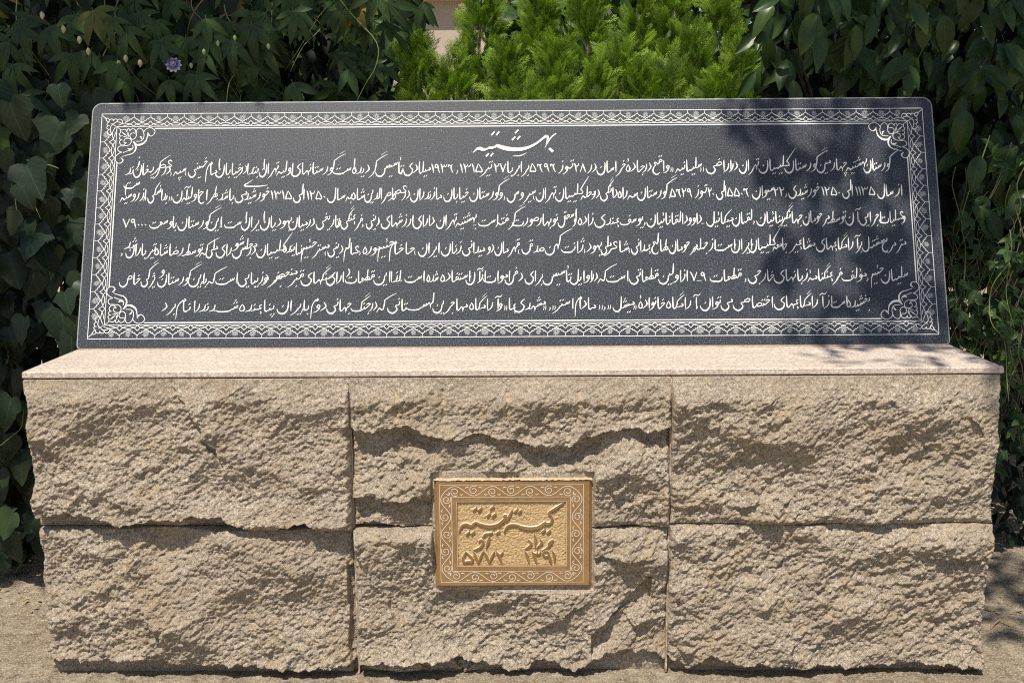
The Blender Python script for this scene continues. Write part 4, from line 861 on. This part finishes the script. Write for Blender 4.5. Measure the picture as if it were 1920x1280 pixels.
def flat(name, n, r0, r1, w, m, parent, tilt=0, z=0, off=0):
    V, F = [], []
    for k in range(n):
        a = 2*math.pi*k/n+off; c, s = math.cos(a), math.sin(a); o = len(V)
        for t, ww, dz in ((0, .35, 0), (.35, 1, tilt*.3), (.75, .85, tilt*.7), (1, .1, tilt)):
            r = r0+(r1-r0)*t; V += [(c*r-s*w*ww, s*r+c*w*ww, z+dz), (c*r+s*w*ww, s*r-c*w*ww, z+dz)]
        F += [(o+2*i, o+2*i+1, o+2*i+3, o+2*i+2) for i in range(3)]
    o = put(name, mesh(name, V, F, m), parent); o.matrix_local = Matrix.Translation(fl-parent.location) @ basis(Vector((0, -.3, -1)), Vector((.1, -1, .55))).to_4x4() @ Matrix.Scale(.85, 4); return o
MV = {k: m_plain(k, a, b_, 60, .6, .3) for k, a, b_ in (('violet', (.06, .02, .22), (.14, .06, .40)), ('pale_petal', (.55, .58, .50), (.70, .70, .68)), ('flower_eye', (.12, .02, .05), (.20, .05, .06)), ('withered', (.50, .44, .22), (.66, .60, .38)), ('bud', (.35, .45, .12), (.50, .56, .22)))}
flat('petals', 10, .006, .034, .0085, MV['pale_petal'], pv, -.006); flat('corona', 44, .009, .030, .0011, MV['violet'], pv, .003, .003)
flat('corona_ring', 40, .0075, .0125, .0007, MV['pale_petal'], pv, .002, .0045, .05); flat('flower_eye', 8, .0, .0085, .0035, MV['flower_eye'], pv, .004, .0055)
flat('stamens', 5, .0, .011, .0016, MV['bud'], pv, .003, .0115)
def pod(px, py, Y, r, m, parent, name):
    V, F = [], []; c = at(px, py, Y)
    for i in range(6):
        t = i/5; rr = r*(.25, .8, 1, .9, .55, .1)[i]
        for k in range(7): a = 2*math.pi*k/7; V.append(c+Vector((math.cos(a)*rr*(.7+.5*(k % 2)), math.sin(a)*rr*(.7+.5*(k % 2)), -t*r*3.0)))
    for i in range(5):
        for k in range(7): F.append((i*7+k, i*7+(k+1) % 7, i*7+7+(k+1) % 7, i*7+7+k))
    put(name, mesh(name, V, F, m), parent, world=True)
for px, py in ((235, 103), (222, 113), (262, 112), (165, 90), (118, 48), (78, 22), (148, 68)): pod(px, py, .80, .009, MV['withered'], pv, 'withered_flower')
for px, py in ((358, 118), (382, 92), (408, 76), (440, 66), (503, 82)): pod(px, py, .80, .007, MV['bud'], pv, 'bud')

# ------------------------------------------------------------------ arborvitae behind the slab
def spray(seed):
    r = random.Random(seed); Q = []
    def seg(p, a, L, w, lift): Q.append((p, a, L, w, lift))
    def along(p, a, L, t): return (p[0]+math.sin(a)*L*t, p[1]+math.cos(a)*L*t)
    seg((0, 0), 0, 1, .015, 0)
    for i in range(8):
        t = .10+i*.112
        for s in (-1, 1):
            a = s*(.72-.25*t)+r.uniform(-.1, .1); L = (.46-.30*t)*r.uniform(.8, 1.15); p = (0, t+.02*s); seg(p, a, L, .013, 0)
            for j in range(4):
                tj = .25+j*.22
                for s2 in (-1, 1): seg(along(p, a, L, tj), a+s2*.6, L*(.42-.26*tj)*r.uniform(.8, 1.2), .0115, 0)
    V, F = [], []
    for (x, y), a, L, w, z in Q:
        o = len(V); c, s = math.cos(a), math.sin(a); zz = r.uniform(-.03, .03)
        for u, v in ((0, -.4), (-w, L*.45), (0, L*1.05), (w, L*.45)):
            v = max(v, 0); V.append((x+s*v+c*u, y+c*v-s*u, zz-.25*(y+c*v)**2*.4))
        F += [(o, o+1, o+2), (o, o+2, o+3)]
    return np.array(V, np.float32), np.array(F, np.int32)
SPR = [spray(s) for s in range(4)]
def thuja(lobe_list, label, base):
    t = tag(empty('arborvitae', base), label, 'conifer', 'arborvitae behind the slab')
    VV, FF, TT_ = [], [], []; tot = 0; limbs = []
    for px, row, hw, Y in lobe_list:
        top = at(px, row, Y); r = (.56 if row < 0 else .70)*hw*(Y-CAM.y)/1889.34; z0 = 1.15 if row > 20 else 1.2; H = top.z-z0
        limbs.append(tube(crv([base, (base[0]*.4+top.x*.6, base[1]*.4+top.y*.6, .9), (top.x, top.y, top.z-.12)], 5), .02, 6, .004))
        N = int(360*(H/.7)*(r/.13)**1.2)
        for k in range(N):
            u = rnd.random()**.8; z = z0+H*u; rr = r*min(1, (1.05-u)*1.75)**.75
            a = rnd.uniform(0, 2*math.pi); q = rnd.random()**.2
            if math.sin(a) > .55 and rnd.random() < .6: a = -a
            c, s = math.cos(a), math.sin(a); p = np.array((top.x+c*rr*q*.8, top.y+s*rr*q*.8, z-.04))
            out = Vector((c*(1.0-.4*u), s*(1.0-.4*u)-.15, .75))+rv(.5); nrm = Vector((-s*.5, c*.5-.6, .2))+rv(.6)
            v, f = SPR[k % 4]; sz = rnd.uniform(.062, .115)
            VV.append(v @ (np.array(basis(out, nrm))*sz).T+p); FF.append(f+tot); tot += len(v)
            TT_.append(np.clip(.05+.85*q*q*np.clip(v[:, 1]+.1, 0, 1)**1.2+rnd.uniform(-.12, .22), 0, 1))  # sprays tinted dark inwards as painted interior shade; outer tips yellow-green
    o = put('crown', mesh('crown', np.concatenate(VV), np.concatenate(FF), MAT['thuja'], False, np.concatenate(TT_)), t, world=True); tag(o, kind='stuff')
    for l in limbs: put('limb', mesh('limb', *l, MAT['bark']), t, world=True)
    return t
thuja([(786, 62, 66, 1.08), (850, 98, 56, 1.05), (902, -60, 78, 1.55)], 'leftmost arborvitae, its low rounded plume beside the dark vine', (-.33, 1.4, 0))
thuja([(952, 84, 52, 1.05), (1012, -90, 66, 1.6), (1040, 72, 62, 1.0), (985, 150, 45, .95)], 'arborvitae with bright plumes rising above the middle of the slab', (.06, 1.35, 0))
thuja([(1100, -60, 66, 1.5), (1160, 62, 48, 1.05), (1205, 108, 42, 1.0), (1115, 120, 55, .98)], 'arborvitae right of the slab centre with slim upright plumes', (.42, 1.35, 0))
thuja([(1262, -80, 74, 1.5), (1250, 96, 34, 1.0), (1300, 50, 58, 1.2), (1195, -40, 50, 1.5)], 'tall arborvitae plume seen between the middle bush and the broadleaf shrub', (.75, 1.5, 0))
thuja([(1352, -50, 56, 1.35), (1388, 72, 40, 1.1), (1345, 120, 52, 1.05)], 'rightmost arborvitae, half in the shade of the broadleaf shrub', (1.0, 1.45, 0))

# ------------------------------------------------------------------ broadleaf shrub at the upper right, creeper below it
sh_ = tag(empty('broadleaf_shrub', (1.75, 1.35, 0)), 'dense dark shrub with long pointed leaves above the right end of the slab', 'shrub')
for k in range(22):
    a = at(rnd.uniform(1420, 1960), rnd.uniform(-60, 260), rnd.uniform(.95, 1.3))
    put('branch', mesh('branch', *tube(crv([(1.75+rnd.uniform(-.2, .2), 1.4, .0), (1.7+rnd.uniform(-.3, .3), 1.45, 1.0), ((a.x*2+1.75)/3, 1.35, a.z-.35), a], 5), .014, 5, .003), MAT['bark']), sh_, world=True)
for k in range(300):
    for _ in range(30):
        px = rnd.uniform(1395, 2010); py = rnd.uniform(-70, 420); Y = rnd.uniform(.72, 1.25)
        if px > 1790 or py < 190-12: 
            if px > 1430+max(0, 60-py)*.3 or rnd.random() < .3: break
    tw = rnd.random() < .75
    add_leaf(sh_, shrub_me, at(px, py-25, Y), Vector((rnd.uniform(-.9, .6), rnd.uniform(-.6, .1), rnd.uniform(-1.1, -.35))), FRONT+Vector((-.1, 0, .35))+rv(.5), rnd.uniform(.085, .15))
items = [(at(rnd.uniform(1400, 2150), rnd.uniform(-200, 480), rnd.uniform(1.2, 1.9)), Vector((rnd.uniform(-.8, .6), -.3, -.8)), FRONT+rv(.8), rnd.uniform(.11, .17)) for k in range(2600)]
items = [i for i in items if i[0].x > 1.08 and not (i[0].x > 2.15+.45*(i[0].y-1.2) and i[0].z > 1.62 and rnd.random() < .8)]
o = put('inner_foliage', tri_mass(items, MAT['innershade'], 'inner_foliage'), sh_, world=True); tag(o, kind='stuff')
items = [(at(rnd.uniform(1400, 2050), rnd.uniform(-100, 380), rnd.uniform(1.0, 1.5)), Vector((rnd.uniform(-.9, .6), rnd.uniform(-.6, .1), rnd.uniform(-1.1, -.3))), FRONT+Vector((-.1, 0, .35))+rv(.6), rnd.uniform(.08, .14)) for k in range(520)]
items = [i for i in items if i[0].x > 1.05]
MAT['shrub2'] = m_leaf('shrub_leaf_far', (.020, .044, .011), (.052, .092, .017), veins=False, attr=True, rough=.33)
o = put('outer_foliage', leaf_mass(shrub_me, items, MAT['shrub2'], 'outer_foliage'), sh_, world=True); tag(o, kind='stuff')
cr = tag(empty('climbing_creeper', (1.95, 1.0, 0)), 'small-leaved creeper trailing down to the ground at the right edge', 'creeper')
tips = []
for k in range(46):
    px = rnd.uniform(1775, 2010); y0 = rnd.uniform(250, 640); Y = rnd.uniform(.5, .85) if px > 1890 else rnd.uniform(.74, 1.0); a = at(px, y0, Y); pts = [a]; q = a.copy()
    for j in range(6):
        q = q+Vector((rnd.uniform(-.06, .05), rnd.uniform(-.04, .03), -rnd.uniform(.05, .13)))
        if q.z < .05: break
        pts.append(q.copy())
    if len(pts) < 3: continue
    c = crv(pts, 4); put('stem', mesh('stem', *tube(c, .0022, 4, .001), MAT['greenstem' if k % 2 else 'vine']), cr, world=True); tips += c
for k in range(300):
    p = rnd.choice(tips)+rv(.045)
    if p.x < 1.47 and p.y < .75: p.y = .8
    add_leaf(cr, crp_me, p, Vector((rnd.uniform(-.8, .8), rnd.uniform(-.7, 0), rnd.uniform(-1, .3))), FRONT+Vector((0, 0, .5))+rv(.5), rnd.uniform(.055, .10))
items = []
for k in range(5200):
    p = Vector((rnd.uniform(1.2, 3.2), rnd.uniform(.95, 1.8), rnd.uniform(.02, 1.8)))
    items.append((p, Vector((rnd.uniform(-.8, .8), -.3, -.6)), FRONT+rv(.9), rnd.uniform(.05, .09)))
o = put('inner_foliage', tri_mass(items, MAT['innershade'], 'inner_foliage'), cr, world=True); tag(o, kind='stuff')

# ------------------------------------------------------------------ overhanging trees: their crowns lie above the picture and shade the plants and the slab's right end
def crown_tree(name, label, base, fork, targets, m=MAT['canopy'], size=(.07, .12), zr=(4.4, 6.6)):
    t = tag(empty(name, base), label, 'tree'); items = []; ends = []
    for tg in targets:
        h = rnd.uniform(*zr); p = tg+SUN*((h-tg.z)/SUN.z); items.append((p, rv(1)+Vector((0, 0, -.4)), Vector((0, 0, 1))+rv(.6), rnd.uniform(*size)))
        if rnd.random() < 12/len(targets): ends.append(p)
    o = put('crown', tri_mass(items, m, 'crown'), t, world=True); tag(o, kind='stuff')
    put('trunk', mesh('trunk', *tube(crv([base, (base[0]*.98, base[1], 1.4), fork], 5), .11, 9, .07), MAT['bark']), t, world=True)
    f = Vector(fork)
    for e in ends: put('limb', mesh('limb', *tube(crv([f, f.lerp(e, .5)+Vector((0, 0, .25)), e], 5), .045, 6, .008), MAT['bark']), t, world=True)
    return t
def clear(p):          # does the sun ray to p pass over the slab and plinth?
    if abs(p.x) > 1.62: return True
    return p.z+(p.y-.66)/(-SUN.y)*SUN.z > 1.86
tl = []
while len(tl) < 3300:
    p = Vector((rnd.uniform(-2.9, -.60), rnd.uniform(.6, 1.4), rnd.uniform(.0, 2.5)))
    if p.x > -.8 and p.z < 1.6: continue
    if clear(p) and not (p.x > -1.75 and p.z < .5 and p.y < .8): tl.append(p)
crown_tree('overhanging_tree', 'tree above the ivy at the left, out of the picture but for its shade', (-2.7, 2.2, 0), (-2.3, 1.6, 3.0), tl)
POLY = [(1380,150),(1800,150),(1800,665),(1490,665),(1485,600),(1590,590),(1625,560),(1625,480),(1560,470),(1500,478),(1475,520),(1440,500),(1422,400),(1402,300),(1372,240)]
def inside(x, y, P):
    c = False; j = len(P)-1
    for i in range(len(P)):
        if (P[i][1] > y) != (P[j][1] > y) and x < (P[j][0]-P[i][0])*(y-P[i][1])/(P[j][1]-P[i][1])+P[i][0]: c = not c
        j = i
    return c
tr_ = []
while len(tr_) < 400:
    x, y = rnd.uniform(1365, 1800), rnd.uniform(150, 660)
    if not inside(x, y, POLY): continue
    if ((x-1522)/26)**2+((y-235)/70)**2 < 1 or ((x-1636)/20)**2+((y-268)/46)**2 < 1 or ((x-1700)/16)**2+((y-420)/40)**2 < 1 or ((x-1575)/22)**2+((y-345)/34)**2 < 1 or ((x-1480)/12)**2+((y-390)/50)**2 < 1: continue
    u, v = suv(x, y); tr_.append(slab.matrix_basis @ Vector((u, 0, v)))
while len(tr_) < 435:
    x, y = rnd.uniform(1530, 1880), rnd.uniform(650, 684)
    p = at(x, y, .0); d = (p-CAM); k = (CT-CAM.z)/d.z; p = CAM+d*k
    if p.y > .06 and fbm(np.array([x/28.]), np.array([y/9.]), 4, 2)[0] > -.1: tr_.append(p)
while len(tr_) < 800: tr_.append(Vector((rnd.uniform(1.60, 2.5), rnd.uniform(.12, .8), .0)))
while len(tr_) < 2900:
    p = Vector((rnd.uniform(1.0, 2.9), rnd.uniform(.6, 1.6), rnd.uniform(.0, 2.5)))
    if p.x < 1.2 and p.z < 1.75: continue
    if p.x > 2.0 and p.z > 1.5 and rnd.random() < .7: continue
    if clear(p): tr_.append(p)
crown_tree('shade_tree', 'tree above the broadleaf shrub whose dappled shade falls on the slab', (2.6, 2.3, 0), (2.2, 1.5, 3.0), tr_)

# ------------------------------------------------------------------ beyond the plants: a house, a garden wall, trees
bd = tag(empty('house', (-1.5, 7.5, 0)), 'sunlit ochre and beige rendered house seen through a gap in the plants', 'building')
put('wall', mesh('wall', *box(-6, 1.2, 7.5, 11, 0, 3.22), MAT['wall']), bd, world=True)
put('upper_wall', mesh('upper_wall', *box(-6, 1.2, 7.42, 11, 3.26, 6), MAT['ochre']), bd, world=True)
put('string_course', mesh('string_course', *box(-6.03, 1.23, 7.36, 11, 3.19, 3.262), MAT['wall']), bd, world=True)
gw = put('garden_wall', mesh('garden_wall', *box(1.2, 9, 3.2, 3.4, 0, 1.5), MAT['wall'])); tag(gw, 'low beige garden wall glimpsed behind the creeper at right', 'wall')
def back_tree(label, x, y, r, n, zc):
    t = tag(empty('background_tree', (x, y, 0)), label, 'tree', 'trees beyond the shrubs'); items = []
    for k in range(n):
        d = rv(1).normalized()*r*rnd.random()**.4; items.append((Vector((x, y, zc))+Vector((d.x, d.y*.7, d.z*1.1)), rv(1)+Vector((0, 0, -.6)), FRONT+rv(.8), rnd.uniform(.10, .18)))
    o = put('crown', tri_mass(items, MAT['canopy'], 'crown'), t, world=True); tag(o, kind='stuff')
    put('trunk', mesh('trunk', *tube(crv([(x, y, 0), (x+.05, y, zc*.5), (x, y, zc)], 4), .10, 8, .05), MAT['bark']), t, world=True)
back_tree('dark tree filling the gap behind the rightmost arborvitae', 1.5, 3.4, 1.0, 1500, 2.4)
back_tree('sunlit tree behind the shrub in the upper right corner', 3.0, 3.4, 1.0, 1500, 2.3)
back_tree('small dark bush behind the gap in the left arborvitae', .21, 2.4, .45, 1100, 1.95)
back_tree('dark bush behind the passion vine left of the house', -1.2, 2.75, .68, 1300, 2.0)
back_tree('dark tree hidden behind the arborvitae plumes', .55, 2.9, .85, 1600, 2.1)
back_tree('dark tree behind the passion vine at the left', -2.3, 3.4, 1.2, 1700, 2.3)

# ------------------------------------------------------------------ dry litter on the ground
for i, (a, b_, lab) in enumerate((((1862, 905), (1918, 925), 'dry straw stem lying under the creeper, nearest the plinth'), ((1880, 955), (1920, 935), 'dry bent twig on the shaded ground right of the plinth'), ((1858, 1178), (1905, 1168), 'thin twig on the sunlit ground right of the plinth'))):
    f = lambda q: CAM+(at(q[0], q[1], 0)-CAM)*((0.004-CAM.z)/(at(q[0], q[1], 0)-CAM).z)
    p, q = f(a), f(b_); o = put('dry_twig', mesh('dry_twig', *tube(crv([p, p.lerp(q, .4)+Vector((.01, .03, .012)), p.lerp(q, .7)+Vector((0, -.02, .006)), q], 4), .0025, 5, .0015), MAT['dry'])); tag(o, lab, 'twig', 'dry twigs')
items = []
for k in range(320):
    x = rnd.choice((rnd.uniform(-2.4, -1.5), rnd.uniform(1.5, 2.4))); items.append((Vector((x, rnd.uniform(.35, .9), .006)), Vector((rnd.uniform(-1, 1), rnd.uniform(-1, 1), 0)), Vector((0, 0, 1))+rv(.35), rnd.uniform(.010, .028)))
o = put('leaf_litter', tri_mass(items, MAT['dry'], 'leaf_litter')); tag(o, 'dry fallen leaves under the plants', 'leaf litter', kind='stuff')
